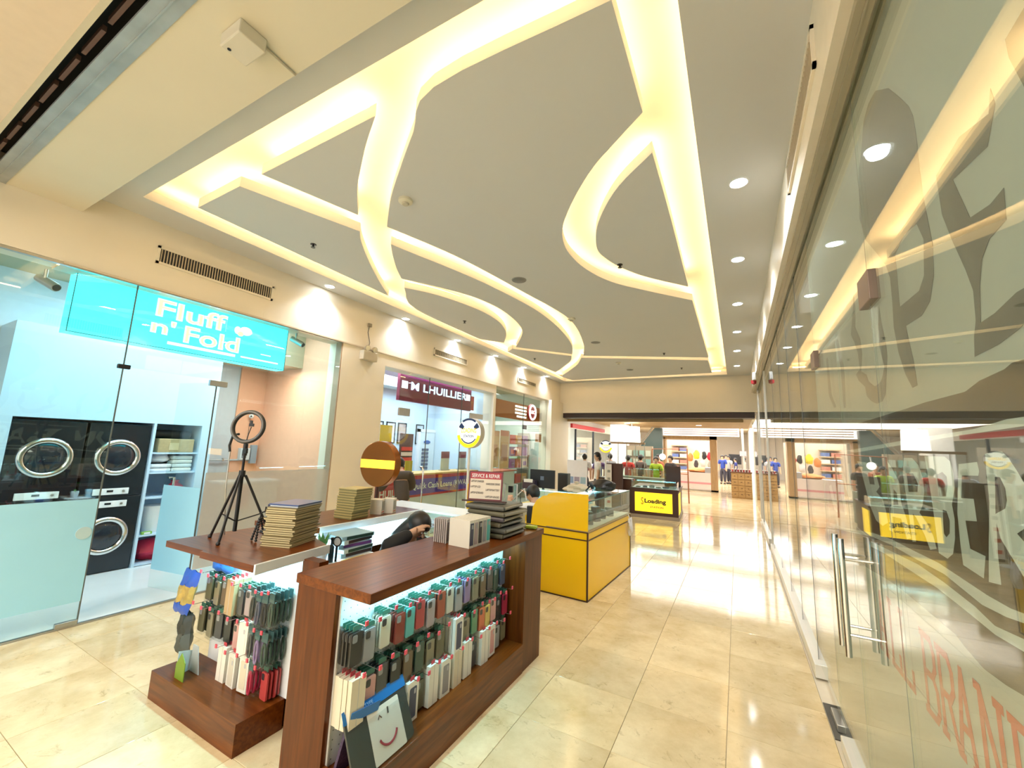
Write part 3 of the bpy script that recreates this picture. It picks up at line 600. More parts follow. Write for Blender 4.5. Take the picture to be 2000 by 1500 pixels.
def spotlamp(y, x, z, lab):
    t = thing('spot_lamp', lab, 'lamp', (x, y, z))
    build('bracket', MB().tube([(0,0,.10),(0,0,0)], .012, 8), STEEL, t, local=True); build('can', MB().tube([(-.06,-.02,.03),(.07,.06,-.05)], .036, 14), STEEL, t, True, local=True)
    build('lens', MB().tube([(.07,.06,-.05),(.074,.062,-.053)], .028, 12), BLK, t, local=True)
spotlamp(.95, -4.98, 2.80, 'grey spot lamp left of the cyan laundry sign'); spotlamp(3.15, -4.95, 2.83, 'small grey spot lamp right of the cyan laundry sign')

# ---- vents, emergency light on the left fascia
def grille(y0, y1, z0, z1, lab, n, x=XL, sgn=1):
    t = thing('air_grille', lab, 'vent', (x, (y0+y1)/2, z0), 0, None); f = .022
    A = lambda a, b: (min(a, b), max(a, b))
    def bx(mb, a, b, *r): return mb.box(*A(x+sgn*a, x+sgn*b), *r)
    m = MB()
    for r in ((y0,y1,z0,z0+f),(y0,y1,z1-f,z1),(y0,y0+f,z0,z1),(y1-f,y1,z0,z1)): bx(m, 0, .014, *r)
    build('frame', m, WALL, t); build('duct', bx(MB(), .0005, .003, y0+f, y1-f, z0+f, z1-f), BLK, t)
    for k in range(n):
        y = y0+f + (y1-y0-2*f)*(k+.5)/n; build('slat', bx(MB(), .003, .011, y-.0032, y+.0032, z0+f, z1-f), mat('slat_paint', (.62,.52,.36), .5), t)
grille(1.58, 2.71, 3.20, 3.375, 'long air grille with dark slots above the cyan laundry sign', 44)
grille(5.72, 6.79, 3.18, 3.32, 'air grille on the fascia above the pawnshop sign', 34)
grille(9.03, 10.1, 3.20, 3.33, 'farthest air grille on the left fascia near the end wall', 24)
t = thing('emergency_light', 'twin headed emergency light box on the left pillar', 'lamp', (XL, 4.2, 2.75))
build('box', MB().box(XL, XL+.09, 4.06, 4.33, 2.765, 2.90), paint(.55,.50,.40), t, bevel=.008)
for yy in (4.13, 4.27):
    h = build('lamp_head', MB().lathe([(.02,-.03),(.045,0),(.045,.03)], (XL+.06, yy, 2.945), (1,0,-.2), 18), paint(.40,.34,.25), t, True); build('lens', MB().lathe([(.04,.031),(0,.034)], (XL+.06, yy, 2.945), (1,0,-.2), 18), paint(.85,.82,.7,.2), h)
build('cord', MB().tube([(XL+.01,4.19,2.9),(XL+.012,4.22,3.05),(XL+.012,4.17,3.2),(XL+.01,4.19,3.3)], .004, 6), BLK, t); build('plug', MB().box(XL, XL+.03, 4.16, 4.22, 3.29, 3.34), paint(.3,.25,.18), t)
t = thing('junction_box', 'white junction box with conduit on the near ceiling beam', 'box', (-1.93, .81, 3.37), 0)
build('cover', MB().obox((-1.935,.81,3.395), (.16,.0,0), (0,.12,0), (0,0,.07)), paint(.66,.62,.52), t, bevel=.006); build('conduit', MB().tube([(-1.89,.865,3.42),(-1.90,1.04,3.42)], .006, 6), paint(.5,.45,.35), t)
build('logo_dot', MB().lathe([(.008,0),(.008,.002),(0,.002)], (-1.99,.78,3.36), -Z, 10), BLK, t)
# right beam vent and siren
grille(1.98, 3.02, 3.30, 3.51, 'narrow air grille high on the white beam above the glass front', 30, XB, -1)
t = thing('fire_siren', 'small red and white siren at the far end of the right beam', 'alarm', (XB, 9.1, 2.98))
build('base', MB().box(XB-.06, XB, 9.0, 9.2, 3.02, 3.17), WHITE, t, bevel=.01); build('strobe', MB().lathe([(.05,0),(.045,-.06),(0,-.08)], (XB-.04, 9.1, 3.02), Z, 14), paint(.4,.02,.03,.3), t, True)

# ---- downlights
def downlight(x, y, lab, m=LAMP, z=ZC, p=SPOT, col=(.88,.94,1)):
    t = thing('downlight', lab, 'downlight', (x, y, z), 0, None)
    build('trim_ring', MB().ring((0,0,-.001), Z, .062, .007, 24, 6), WHITE, t, True, local=True)
    build('lens', MB().lathe([(.055,-.003),(.05,-.006),(0,-.007)], (0,0,0), Z, 20), m, t, local=True)
    light('SPOT', 'downlight_beam', (x, y, z-.02), p, col, .05, angle=2.2, blend=.8)
for k, (x, y) in enumerate([(.085,3.22),(.08,4.6),(.077,6.05),(.07,7.5),(.068,8.93),(.066,10.5)]):
    downlight(x, y, f'{ORD[k]} cool white downlight from the camera along the right ceiling strip')
for k, (x, y) in enumerate([(-4.67,3.35),(-4.72,4.84),(-4.74,6.3),(-4.74,7.76),(-4.75,9.2),(-4.75,10.6)]):
    downlight(x, y, f'{ORD[k]} downlight from the camera along the left ceiling strip')
def sprinkler(x, y, lab):
    t = thing('sprinkler', lab, 'sprinkler', (x, y, ZC)); build('pipe', MB().lathe([(.03,0),(.03,-.005),(.010,-.006),(.010,-.03)], (0,0,0), Z, 14), BLKM, t, local=True); build('deflector', MB().lathe([(.022,-.036),(.022,-.033),(0,-.033)], (0,0,0), Z, 12), BLKM, t, local=True)
for x, y, l in ((-3.81,2.49,'black sprinkler head on the pale ceiling island nearest the laundry'),(-3.87,5.31,'sprinkler head on the half oval ceiling island'),(-1.05,4.24,'sprinkler head at the tip of the curved right ceiling island'),(-4.01,8.3,'sprinkler head on the small triangular ceiling island'),(-1.25,8.7,'sprinkler head near the far right of the main ceiling island'),(-1.1,10.4,'sprinkler head on the last ceiling island before the end wall')): sprinkler(x, y, l)
def speaker(x, y, lab, r=.085):
    t = thing('ceiling_speaker', lab, 'speaker', (x, y, ZC)); build('grille', MB().lathe([(r,-.002),(r*.9,-.008),(0,-.01)], (0,0,0), Z, 28), paint(.16,.16,.15), t, True, local=True); build('rim', MB().ring((0,0,-.002), Z, r, .006, 28, 6), paint(.3,.3,.28), t, True, local=True)
speaker(-2.26, 4.17, 'dark round speaker in the middle of the main ceiling island'); speaker(-2.29, 7.38, 'second dark round speaker farther along the main ceiling island'); speaker(-2.3, 10.3, 'round speaker on the last ceiling island', .08)
def smoke(x, y, lab):
    t = thing('smoke_detector', lab, 'detector', (x, y, ZC)); build('base', MB().lathe([(.06,0),(.058,-.02),(.04,-.03)], (0,0,0), Z, 24), paint(.7,.66,.52), t, True, local=True); build('sensor', MB().lathe([(.03,-.03),(.025,-.045),(0,-.046)], (0,0,0), Z, 16), paint(.5,.47,.38), t, True, local=True)
smoke(-2.36, 2.31, 'round cream smoke detector on the main ceiling island'); smoke(-2.2, 5.83, 'smoke detector at the edge of the main ceiling island'); smoke(-2.35, 9.35, 'white smoke detector by the far light slot')
# ================================================================ SHOP 2: pawnshop
PW = mat('pawn_wall', (.56,.68,.76), .6, var=.03, scale=3)
w2 = struct('wall_pawnshop', MB().box(-6.6, -6.5, 4.02, 8.0, 0, 3.3).box(-6.6, XL-.28, 7.92, 8.0, 0, 3.3), PW)
struct('shop_beam', MB().box(-6.5, -6.1, 4.02, 8.0, 2.7, 3.3), PW, w2)
wg3 = struct('window_3', MB().box(XL-.06, XL-.05, 4.58, 5.72, .01, 2.76), GLASS)
struct('window_3', MB().box(XL-.06, XL-.05, 5.724, 6.75, .01, 2.76), GLASS)
struct('window_3', MB().box(XL-.06, XL-.05, 6.754, 7.9, .01, 2.76), GLASS)
for y in (5.722, 6.752): struct('glass_joint', MB().box(XL-.062, XL-.046, y-.003, y+.003, .01, 2.76), mat('joint_seal', (.1,.11,.1), .4), wg3)
struct('patch_fitting', MB().box(XL-.07, XL-.04, 5.0, 5.26, 2.02, 2.15), STEEL, wg3, bevel=.003); struct('patch_fitting', MB().box(XL-.07, XL-.04, 7.05, 7.55, 2.13, 2.24), STEEL, wg3, bevel=.003)
t = struct('door_pull', MB().tube([(XL-.05,5.62,.42),(XL+.02,5.62,.42),(XL+.02,5.62,1.13),(XL-.0,5.62,1.17),(XL-.05,5.62,1.17)], .014, 10), CHROME, wg3, smooth=True)
RS = mat('magenta_sign_board', (.28,.03,.09), .4, var=0)
s2 = thing('pawnshop_sign', 'dark red hanging sign with lit white lettering and violet glow in pawnshop', 'sign', (-5.15, 6.4, 2.3))
build('board', MB().box(-5.2, -5.13, 5.25, 7.45, 2.31, 2.80), RS, s2)
text("M LHUILLIER", mat('lit_blue_white_letter', (.8,.95,1), .4, emit=1.1, ecol=(.5,.85,1), var=0), s2, (-5.125, 5.52, 2.52), Y, Z, 1.74, .15, .004, bold=.02)
for y in (5.36, 7.32): build('lit_square', MB().box(-5.128, -5.118, y-.07, y+.07, 2.53, 2.66), mat('lit_square', (1,1,1), .4, emit=1.3, ecol=(.7,.9,1), var=0), s2)
build('hanger_rod', MB().tube([(-5.16,5.5,2.8),(-5.16,5.5,3.3)], .008, 6), STEEL, s2); build('hanger_rod', MB().tube([(-5.16,7.2,2.8),(-5.16,7.2,3.3)], .008, 6), STEEL, s2)
build('violet_led', MB().tube([(-5.10,5.3,2.80),(-5.10,7.4,2.80)], .01, 8), mat('violet_led', (.5,.3,1), .4, emit=9, ecol=(.35,.12,1), var=0), s2)
t = thing('red_poster_board', 'small orange red poster hanging high at right of the pawnshop', 'poster', (-5.3, 7.75, 2.4))
build('board', MB().box(-5.32,-5.30,7.55,7.82,2.36,2.68), paint(.55,.06,.02), t); text('PM', paint(.6,.28,.03), t, (-5.298,7.63,2.46), Y, Z, .14, .11, .002)
ct = thing('pawnshop_counter', 'red and blue pawnshop counter front with white lettering', 'counter', (-5.3, 6.1, .01))
build('body', MB().box(-5.55,-5.12,4.66,7.8,.01,.86), paint(.62,.66,.68), ct); build('worktop', MB().box(-5.58,-5.09,4.64,7.82,1.0,1.03), paint(.72,.45,.16), ct)
build('red_fascia', MB().box(-5.12,-5.105,4.66,7.8,.62,1.0), paint(.50,.015,.03), ct); build('blue_band', MB().box(-5.105,-5.10,5.66,7.8,.66,.93), paint(.07,.03,.36), ct)
text('M LHUILLIER', WHITE, ct, (-5.104,4.70,.665), Y, Z, .90, .12, .003, bold=.01); text('Quick Cash Loans (KWARTA)', WHITE, ct, (-5.099,5.70,.72), Y, Z, 2.0, .14, .003, bold=.01)
build('divider_post', MB().box(-5.13,-5.095,5.62,5.645,.01,1.0), STEEL, ct)
for k, y in enumerate((6.15, 6.5, 6.84, 7.42)):
    t = thing('wall_frame', f'{ORD[k]} tall black framed certificate from the left on the pawnshop wall', 'frame', (-6.49, y-.05, 1.6), 0)
    build('frame', MB().box(-6.5,-6.48,y-.16,y-.14,1.55,2.0).box(-6.5,-6.48,y+.08,y+.10,1.55,2.0).box(-6.5,-6.48,y-.16,y+.10,1.55,1.57).box(-6.5,-6.48,y-.16,y+.10,1.98,2.0), BLK, t)
    build('certificate', MB().box(-6.499,-6.49,y-.14,y+.08,1.57,1.98), [paint(.62,.68,.70), paint(.66,.70,.72), paint(.45,.36,.32), paint(.50,.58,.62)][k], t)
    build('emblem', MB().ball((-6.488,y-.03,1.72), .004, .05, .06, 12, 6), [paint(.2,.24,.25), paint(.5,.55,.58), paint(.3,.06,.06), paint(.3,.35,.4)][k], t)
d4 = struct('door_4', MB().box(-6.5,-6.45,8.0-.62,7.9,.01,1.83), paint(.70,.78,.80))
build('frame', MB().box(-6.5,-6.44,7.3,7.38,.01,1.9).box(-6.5,-6.44,7.3,7.92,1.83,1.9), WHITE, d4)
for k in range(9): struct('louvre', MB().box(-6.455,-6.43,7.46,7.68,.72+k*.085,.77+k*.085), paint(.08,.10,.16), d4)
build('door_plate', MB().ball((-6.44,7.62,1.60), .01, .12, .045, 18, 6), paint(.02,.10,.35), d4)
t = thing('notice_stand', 'yellow and white notice sheet with red header on pawnshop stand', 'notice', (-5.6, 5.45, 1.03))
build('sheet', MB().box(-5.605,-5.595,5.30,5.62,1.22,1.58), paint(.72,.72,.70), t); build('header', MB().box(-5.594,-5.592,5.30,5.62,1.53,1.58), paint(.5,.03,.05), t); build('yellow_sheet', MB().box(-5.606,-5.596,5.33,5.62,1.58,1.88), paint(.72,.50,.05), t); build('pole', MB().tube([(-5.61,5.46,1.0),(-5.61,5.46,1.6)], .01, 8), STEEL, t)
t = thing('blue_display', 'dark blue curved display tower with white text in pawnshop', 'display', (-5.7, 5.45, .0)); t.location.z = .01; ORG[t.name] = Vector(t.location)
build('tower', MB().lathe([(.16,.9),(.19,1.15),(.13,1.3),(.0,1.33)], (-5.85,5.62,-.1), Z, 20), paint(.02,.04,.16,.3), t, True); build('base', MB().box(-6.0,-5.7,5.5,5.75,.01,.85), BLK, t)
for k in range(5): build('text_line', MB().box(-5.672,-5.666,5.58,5.67,.9+k*.06,.925+k*.06), paint(.6,.65,.75), t)
t = thing('promo_rack', 'red and white stacked promo leaflets rack behind the counter', 'rack', (-5.7, 6.1, .9))
for k in range(5): build('leaflet', MB().box(-5.72,-5.69,6.02,6.30,1.02+k*.10,1.09+k*.10), paint(.6,.04,.03) if k % 2 == 0 else paint(.75,.62,.58), t)
build('post', MB().box(-5.74,-5.72,5.98,6.34,.9,1.75), paint(.12,.06,.05), t)
t = thing('yellow_stand', 'tall yellow plastic stand leaning by the pawnshop counter', 'stand', (-5.3, 5.75, 1.03)); build('panel', MB().box(-5.32,-5.30,5.72,5.90,1.03,1.25), paint(.50,.42,.02), t); build('foot', MB().box(-5.36,-5.26,5.72,5.90,1.03,1.04), BLK, t)
for k, y in enumerate((7.0, 7.62)):
    t = thing('leaflet_holder', ['maroon topped poster holder left of the white kiosk pole','maroon topped poster holder right of the white kiosk pole'][k], 'poster', (-5.4, y, 1.03)); build('card', MB().box(-5.41,-5.40,y-.14,y+.14,1.05,1.42), paint(.55,.62,.66), t); build('header', MB().box(-5.399,-5.397,y-.14,y+.14,1.28,1.42), paint(.24,.03,.06), t); build('foot', MB().box(-5.45,-5.37,y-.14,y+.14,1.03,1.05), STEEL, t)

# ================================================================ SHOP 3: courier
w3 = struct('wall_courier', MB().box(-7.2, -7.1, 8.0, 12.0, 0, 3.3).box(-7.2, XL-.28, 11.85, 12.0, 0, 3.3), mat('courier_wall', (.56,.66,.60), .6))
wg4 = struct('window_4', MB().box(XL-.06, XL-.05, 8.0, 9.5, .01, 2.95), GLASS); struct('window_4', MB().box(XL-.06, XL-.05, 9.504, 11.0, .01, 2.95), GLASS)
struct('glass_joint', MB().box(XL-.062, XL-.046, 9.5, 9.504, .01, 2.95), mat('joint_seal', (.1,.11,.1), .4), wg4); struct('patch_fitting', MB().box(XL-.07, XL-.04, 9.5, 9.7, 2.03, 2.14), BLK, wg4)
s3 = thing('courier_sign', 'rust orange sign band with white stripes and round red logo', 'sign', (-5.2, 10, 2.3))
build('band', MB().box(-5.26, -5.2, 8.05, 11.75, 2.30, 2.74), mat('rust_sign', (.33,.085,.015), .5, emit=.12, ecol=(.5,.15,.02)), s3)
for k in range(4): build('stripe', MB().box(-5.199,-5.192,9.65+.1*(k == 0),10.32,2.36+k*.09,2.41+k*.09), mat('lit_stripe', (1,1,1), .4, emit=1.2, ecol=(.9,1,.85), var=0), s3)
build('roundel', MB().lathe([(.24,0),(.24,.05),(0,.05)], (-5.2,10.62,2.56), X, 30), paint(.55,.02,.04), s3); build('roundel_ring', MB().ring((-5.145,10.62,2.56), X, .20, .028, 30, 6), mat('lit_ring', (1,1,1), .4, emit=1.6, ecol=(1,1,1), var=0), s3); text('LBC', mat('lit_ring', (1,1,1)), s3, (-5.145,10.49,2.52), Y, Z, .26, .10, .004, bold=.03)
def poster(lab, x, y0, y1, z0, z1, col, col2, hdr=None):
    t = thing('poster', lab, 'poster', (x, (y0+y1)/2, z0)); build('sheet', MB().box(x-.006, x, y0, y1, z0, z1), col, t); build('picture', MB().box(x, x+.002, y0+(y1-y0)*.15, y1-(y1-y0)*.15, z0+(z1-z0)*.2, z0+(z1-z0)*.62), col2, t)
    if hdr: build('header', MB().box(x, x+.002, y0, y1, z1-(z1-z0)*.15, z1), hdr, t)
poster('tan poster with leaning line art, left in the courier window', -5.3, 8.55, 9.05, 1.05, 1.95, paint(.62,.40,.16), paint(.50,.22,.08), paint(.6,.30,.14))
poster('tan poster with figure drawing in the courier window', -5.3, 9.1, 9.55, 1.0, 1.98, paint(.60,.38,.18), paint(.36,.16,.08), paint(.6,.2,.12))
poster('small orange notice at the right of the courier window', -5.0, 10.55, 10.95, 1.72, 1.95, paint(.55,.22,.08), paint(.45,.15,.06))
t = thing('parcel_shelf', 'courier wall shelf crowded with red and purple cartons', 'shelf', (-6.0, 11.0, .01))
for z in (.5, .95, 1.3, 1.65): build('board', MB().box(-6.2,-5.8,10.5,11.75,z-.02,z), paint(.4,.36,.3), t)
build('upright', MB().box(-6.2,-5.8,10.47,10.5,.01,2.0), paint(.3,.25,.2), t); build('upright', MB().box(-6.2,-5.8,11.75,11.78,.01,2.0), paint(.3,.25,.2), t)
cc = [(.25,.05,.30),(.55,.06,.03),(.55,.25,.05),(.30,.06,.32),(.5,.05,.05),(.62,.4,.3),(.2,.05,.2),(.55,.12,.04)]
for k in range(12):
    z = (.5,.95,1.3,1.65)[k//3]; y = 10.7 + (k % 3)*.4
    c = thing('carton', f'{ORD[k % 3]} carton from the left on the {["bottom","second","third","top"][k//3]} courier shelf', 'carton', (-5.9, y, z), 0, 'cartons on the courier shelf'); build('box', MB().box(-.12,.1,-.17,.17,0,.26), paint(*cc[k % 8]), c, local=True); build('print', MB().box(.1,.103,-.1,.1,.06,.18), paint(*cc[(k+3) % 8]), c, local=True)
t = thing('courier_counter', 'pale courier service counter behind the window glass', 'counter', (-5.8, 9.5, .01)); build('body', MB().box(-6.3,-5.5,8.3,10.3,.01,.9), paint(.6,.62,.6), t); build('worktop', MB().box(-6.35,-5.45,8.25,10.35,.9,.93), paint(.35,.08,.04), t)
# ================================================================ PHONE ACCESSORY KIOSK
# unit A: display counter along the corridor, pegboard facing +X
ua = thing('display_counter', 'brown counter with lit pegboard of phone cases facing the corridor', 'counter', (-1.63, 2.26, 0))
build('countertop', MB().box(-1.90, -1.395, 1.355, 3.155, .905, .949), BROWNH, ua, bevel=.002)
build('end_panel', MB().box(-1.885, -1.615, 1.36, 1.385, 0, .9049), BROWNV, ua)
build('plinth', MB().box(-1.885, -1.405, 1.385, 2.86, 0, .19), BROWNH, ua)
build('plinth_lip', MB().box(-1.614, -1.405, 1.362, 1.385, 0, .205), BROWNH, ua)
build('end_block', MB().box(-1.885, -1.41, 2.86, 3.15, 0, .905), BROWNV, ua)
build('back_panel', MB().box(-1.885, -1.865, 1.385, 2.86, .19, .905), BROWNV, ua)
pg = build('pegboard', MB().box(-1.63, -1.612, 1.387, 2.858, .19, .90), PEG, ua)
hm = MB()
for a in range(38):
    for b in range(18):
        y, z = 1.41+a*.038, .215+b*.038; hm.add([(-1.6115, y+.0035*math.cos(q*PI/2), z+.0035*math.sin(q*PI/2)) for q in range(4)], [(0,1,2,3)])
h_ = build('peg_hole', hm, HOLE, pg); h_['kind'] = 'stuff'
build('led_tube', MB().tube([(-1.50,1.40,.893),(-1.50,2.84,.893)], .009, 8), LEDC, ua)
build('trim_strip', MB().box(-1.6155,-1.605,1.386,1.393,.2,.9), ALU, ua); build('trim_strip', MB().box(-1.613,-1.60,2.851,2.859,.2,.9), ALU, ua)
light('AREA', 'counter_led_light', (-1.50, 2.12, .885), 4.2, (.35,.88,1), .03, 1.42)
# unit B: shelf with slim pegboard facing the camera side
ub = thing('side_display', 'brown side display with low plinth and overhanging shelf top under the ring light', 'counter', (-2.7, 1.5, 0))
build('shelf_top', MB().prism([(-3.06,1.285),(-2.66,1.30),(-2.655,1.282),(-2.17,1.30),(-2.235,1.78),(-2.65,1.93),(-3.06,1.94)], (0,0,.915), X, Y, Z, .035), BROWNX, ub)
build('glass_edge', MB().prism([(-2.165,1.30),(-2.15,1.30),(-2.216,1.785),(-2.233,1.785)], (0,0,.905), X, Y, Z, .05), paint(.72,.76,.78,.2), ub)
build('plinth', MB().box(-3.20, -2.272, 1.372, 1.63, 0, .155), BROWNX, ub)
build('pegboard', MB().box(-3.10, -2.20, 1.63, 1.648, .155, .915), PEG, ub)
build('side_post', MB().box(-2.20, -2.06, 1.60, 1.66, 0, .915), BROWNV, ub)
build('edge_rail', MB().box(-2.075, -2.063, 1.585, 1.60, .15, .80), ALU, ub)
build('back_panel', MB().box(-3.10, -2.20, 1.648, 1.665, 0, .915), BROWNV, ub)
build('led_tube', MB().tube([(-3.0,1.55,.905),(-2.25,1.55,.905)], .008, 8), LEDC, ub)
light('AREA', 'side_led_light', (-2.62, 1.54, .895), 4.5, (.35,.88,1), .7, .03)
# unit C / D: back counters of the kiosk
uc = thing('back_counter', 'brown back counter of the kiosk with bright white lit showcase edge', 'counter', (-3.0, 2.6, 0))
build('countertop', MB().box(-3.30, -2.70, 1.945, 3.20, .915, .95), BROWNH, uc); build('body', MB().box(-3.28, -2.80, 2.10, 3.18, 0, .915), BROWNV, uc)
build('showcase_rim', MB().box(-2.72, -2.695, 2.07, 3.2, .90, .953), paint(.85,.9,.92,.3), uc)
build('led_tube', MB().tube([(-2.73,2.1,.90),(-2.73,3.15,.90)], .009, 8), LEDC, uc)
build('showcase_back', MB().box(-2.80, -2.785, 2.08, 3.18, .74, .90), PEG, uc)
build('showcase_floor', MB().box(-2.785, -2.28, 1.86, 2.34, .74, .77).box(-2.785, -2.66, 2.34, 3.18, .74, .77), PEG, uc); build('showcase_front', MB().box(-2.30, -2.28, 1.86, 2.34, 0, .74), BROWNV, uc)
ud = thing('front_showcase', 'white topped glass showcase closing the far end of the kiosk', 'showcase', (-2.4, 3.35, 0))
build('body', MB().box(-3.28,-1.95,3.22,3.52,0,.62), BROWNX, ud); build('glass_case', MB().box(-3.28,-1.95,3.22,3.228,.62,.93).box(-3.28,-1.95,3.512,3.52,.62,.93), GLASS, ud); build('top_frame', MB().box(-3.30,-1.93,3.20,3.54,.93,.95), paint(.85,.90,.92,.25), ud)
build('shelf', MB().box(-3.26,-1.97,3.23,3.51,.62,.63), PEG, ud)
light('AREA', 'showcase_led', (-2.6, 2.5, .88), 9, (.68,.95,1), .2, 1.2)

# ---------------- stock hanging and standing on the kiosk
def case_mesh():
    return MB().rrect((0,0,0), Y, Z, X, .066, .145, .011, .009, 3)
_cm = {}
def pack_proto(col, kind):
    """one retail pack facing +X, hanging point at the origin, pack below it"""
    key = (col, kind)
    if key in _cm: return _cm[key]
    t = thing('phone_case_pack', 'pack', 'phone case', (0,0,0)); m = paint(*col)
    lum = sum(col)/3
    if kind == 'case':
        o = build('case', MB().rrect((-.0045,0,-.100), Y, Z, X, .064, .138, .010, .009, 3), m, t, local=True)
        build('camera_window', MB().rrect((.0047,-.013,-.055), Y, Z, X, .026, .032, .006, .002, 2), paint(.03,.03,.035,.3) if lum > .12 else paint(.28,.28,.28), t, local=True)
        build('bag', MB().box(-.0075,.0075,-.037,.037,-.182,-.02), BAG, t, local=True)
        build('hang_card', MB().box(-.002,.002,-.024,.024,-.022,.0), paint(.03,.12,.08,.4), t, local=True)
    elif kind == 'box':
        build('carton', MB().box(-.010,.010,-.042,.042,-.19,-.0), paint(.74,.73,.66,.4), t, local=True)
        o = build('phone_print', MB().rrect((.0102,0,-.10), Y, Z, X, .052, .145, .008, .001, 3), m, t, local=True)
        build('camera_print', MB().rrect((.0113,.012,-.05), Y, Z, X, .014, .024, .004, .0006, 2), paint(.45,.45,.47), t, local=True)
        build('hang_tab', MB().box(-.001,.001,-.015,.015,-.002,.02), paint(.5,.03,.05,.4), t, local=True)
    elif kind == 'plain':
        build('carton', MB().box(-.012,.012,-.040,.040,-.20,-.0), m, t, local=True); build('side_seam', MB().box(.012,.0125,-.002,.002,-.2,0), paint(.5,.49,.44), t, local=True)
        build('hang_tab', MB().box(-.001,.001,-.015,.015,-.002,.02), paint(.5,.03,.05,.4), t, local=True)
    else:                                                       # cable / slim accessory in a narrow bag
        build('cable_coil', MB().tube([(0,.014*math.cos(q*PI/7),-.105+.058*math.sin(q*PI/7)) for q in range(15)], .0065, 6), m, t, True, local=True); build('bag', MB().box(-.006,.006,-.026,.026,-.18,-.02), BAG, t, local=True)
        build('hang_card', MB().box(-.002,.002,-.024,.024,-.04,.01), paint(.04,.10,.10) , t, local=True)
    _cm[key] = t; t['unused'] = 1; return t
def place(col, kind, loc, rz, label, grp=None):
    p = pack_proto(col, kind)
    if 'unused' in p:
        del p['unused']; o = p; o.location = loc; o.rotation_euler = (0,0,rz); o['label'] = label
    else:
        o = dup(p, loc, rz, label)
        if 'group' in o: del o['group']
    if grp: o['group'] = grp
    return o
PL = ['fourth back','third back','second back','front one']
def hook(unit, o, d, L, tip=PINK):
    o = Vector(o); d = Vector(d); h = build('peg_hook', MB().tube([o, o+d*L, o+d*(L+.006)+Z*.01], .0018, 5), CHROME, unit)
    build('hook_tip', MB().obox(o+d*(L+.005)+Z*.012, d.cross(Z)*.016, d*.006, Z*.02), tip, h)
K = {'black':(.012,.013,.014),'charcoal':(.05,.05,.055),'grey':(.30,.30,.31),'cream':(.66,.60,.46),'dark red':(.26,.03,.02),'teal':(.10,.45,.42),'red':(.50,.05,.05),'rose grey':(.42,.34,.34),'red and green':(.40,.08,.04),'pale cream':(.62,.58,.48),'silver grey':(.36,.36,.38),'purple':(.26,.18,.36),'khaki':(.24,.21,.13),'olive':(.12,.11,.06),'brown':(.13,.08,.04),'pink':(.62,.32,.30),'white':(.76,.74,.66),'navy':(.07,.08,.13),'orange':(.66,.16,.06),'yellow':(.72,.52,.12),'kraft':(.48,.34,.18),'green':(.10,.30,.16),'dark green':(.03,.07,.05),'crimson':(.45,.02,.07)}
rows = {'top': (.775, [(1.42,'black','case'),(1.50,'grey','case'),(1.60,'cream','case'),(1.70,'dark red','case'),(1.77,'teal','case'),(1.845,'red','case'),(1.935,'rose grey','case'),(2.03,'red and green','case'),(2.115,'pale cream','case'),(2.205,'silver grey','case'),(2.29,'purple','case'),(2.38,'khaki','case'),(2.47,'brown','case'),(2.56,'charcoal','case'),(2.645,'dark green','case'),(2.74,'navy','case')]),
        'middle': (.56, [(1.43,'cream','plain'),(1.525,'pink','case'),(1.60,'charcoal','case'),(1.69,'black','case'),(1.775,'brown','case'),(1.86,'dark green','case'),(1.95,'khaki','case'),(2.04,'olive','case'),(2.19,'navy','box'),(2.30,'khaki','case'),(2.39,'green','case'),(2.475,'orange','case'),(2.545,'yellow','case'),(2.62,'pink','case'),(2.70,'black','case'),(2.79,'crimson','case')]),
        'bottom': (.385, [(1.80,'navy','box'),(1.885,'olive','case'),(1.97,'white','plain'),(2.08,'grey','box'),(2.19,'cream','plain'),(2.29,'white','plain'),(2.39,'charcoal','case'),(2.49,'white','plain'),(2.585,'pink','box'),(2.69,'silver grey','case'),(2.775,'khaki','case')])}
for rn, (z, L) in rows.items():
    for k, (y, c, kind) in enumerate(L):
        n = 4; sp = .027 if kind != 'case' else .021; zz = z - .012*math.sin(k*2.3)
        hook(ua, (-1.612, y, zz+.008), X, .135)
        for q in range(n):
            front = q == n-1
            nm = {'case':'phone case pack','box':'boxed phone cover','plain':'white carton'}[kind]
            lab = f'{c} {nm}, {PL[q+4-n]} on {ORD[k]} hook, {rn} row, corridor display'
            place(K[c], kind, (-1.594+q*sp, y+.004*math.sin(q*5+k), zz), .06*math.sin(k*3.1+q), lab, None if front else f'{c} packs on {rn} hook {ORD[k]}')
# tilted tablet case with a smiling face card
tb = thing('tablet_pack', 'bagged tablet cover with white smiling face card leaning at the near corner', 'tablet case', (-1.5, 1.52, .2), 0)
u = Vector((0,1,0)); w = Vector((-.42,0,.907)); nn = u.cross(w)
o = Vector((-1.482, 1.56, .302))
build('cover', MB().rrect(o, u, w, nn, .36, .235, .02, .010), paint(.05,.055,.05,.3), tb)
build('blue_header', MB().rrect(o+w*.118+nn*.011, u, w, nn, .37, .05, .003, .002), paint(.01,.16,.48,.4), tb)
build('face_card', MB().rrect(o+u*.03-w*.02+nn*.0105, u, w, nn, .19, .20, .006, .002), paint(.72,.70,.62), tb)
sm = [o+u*(.03+.055*math.cos(a))+w*(-.02+.055*math.sin(a))+nn*.014 for a in [PI*1.12+PI*.76*i/12 for i in range(13)]]
build('smile', MB().tube(sm, .005, 6), paint(.35,.04,.06), tb); build('eye', MB().tube([o+u*.05+w*.035+nn*.013, o+u*.052+w*.06+nn*.013], .004, 6), paint(.06,.05,.04), tb)
build('eye', MB().tube([o+u*-.01+w*.035+nn*.013, o+u*.0+w*.048+nn*.013, o+u*.01+w*.035+nn*.013], .003, 6), paint(.2,.12,.1), tb)
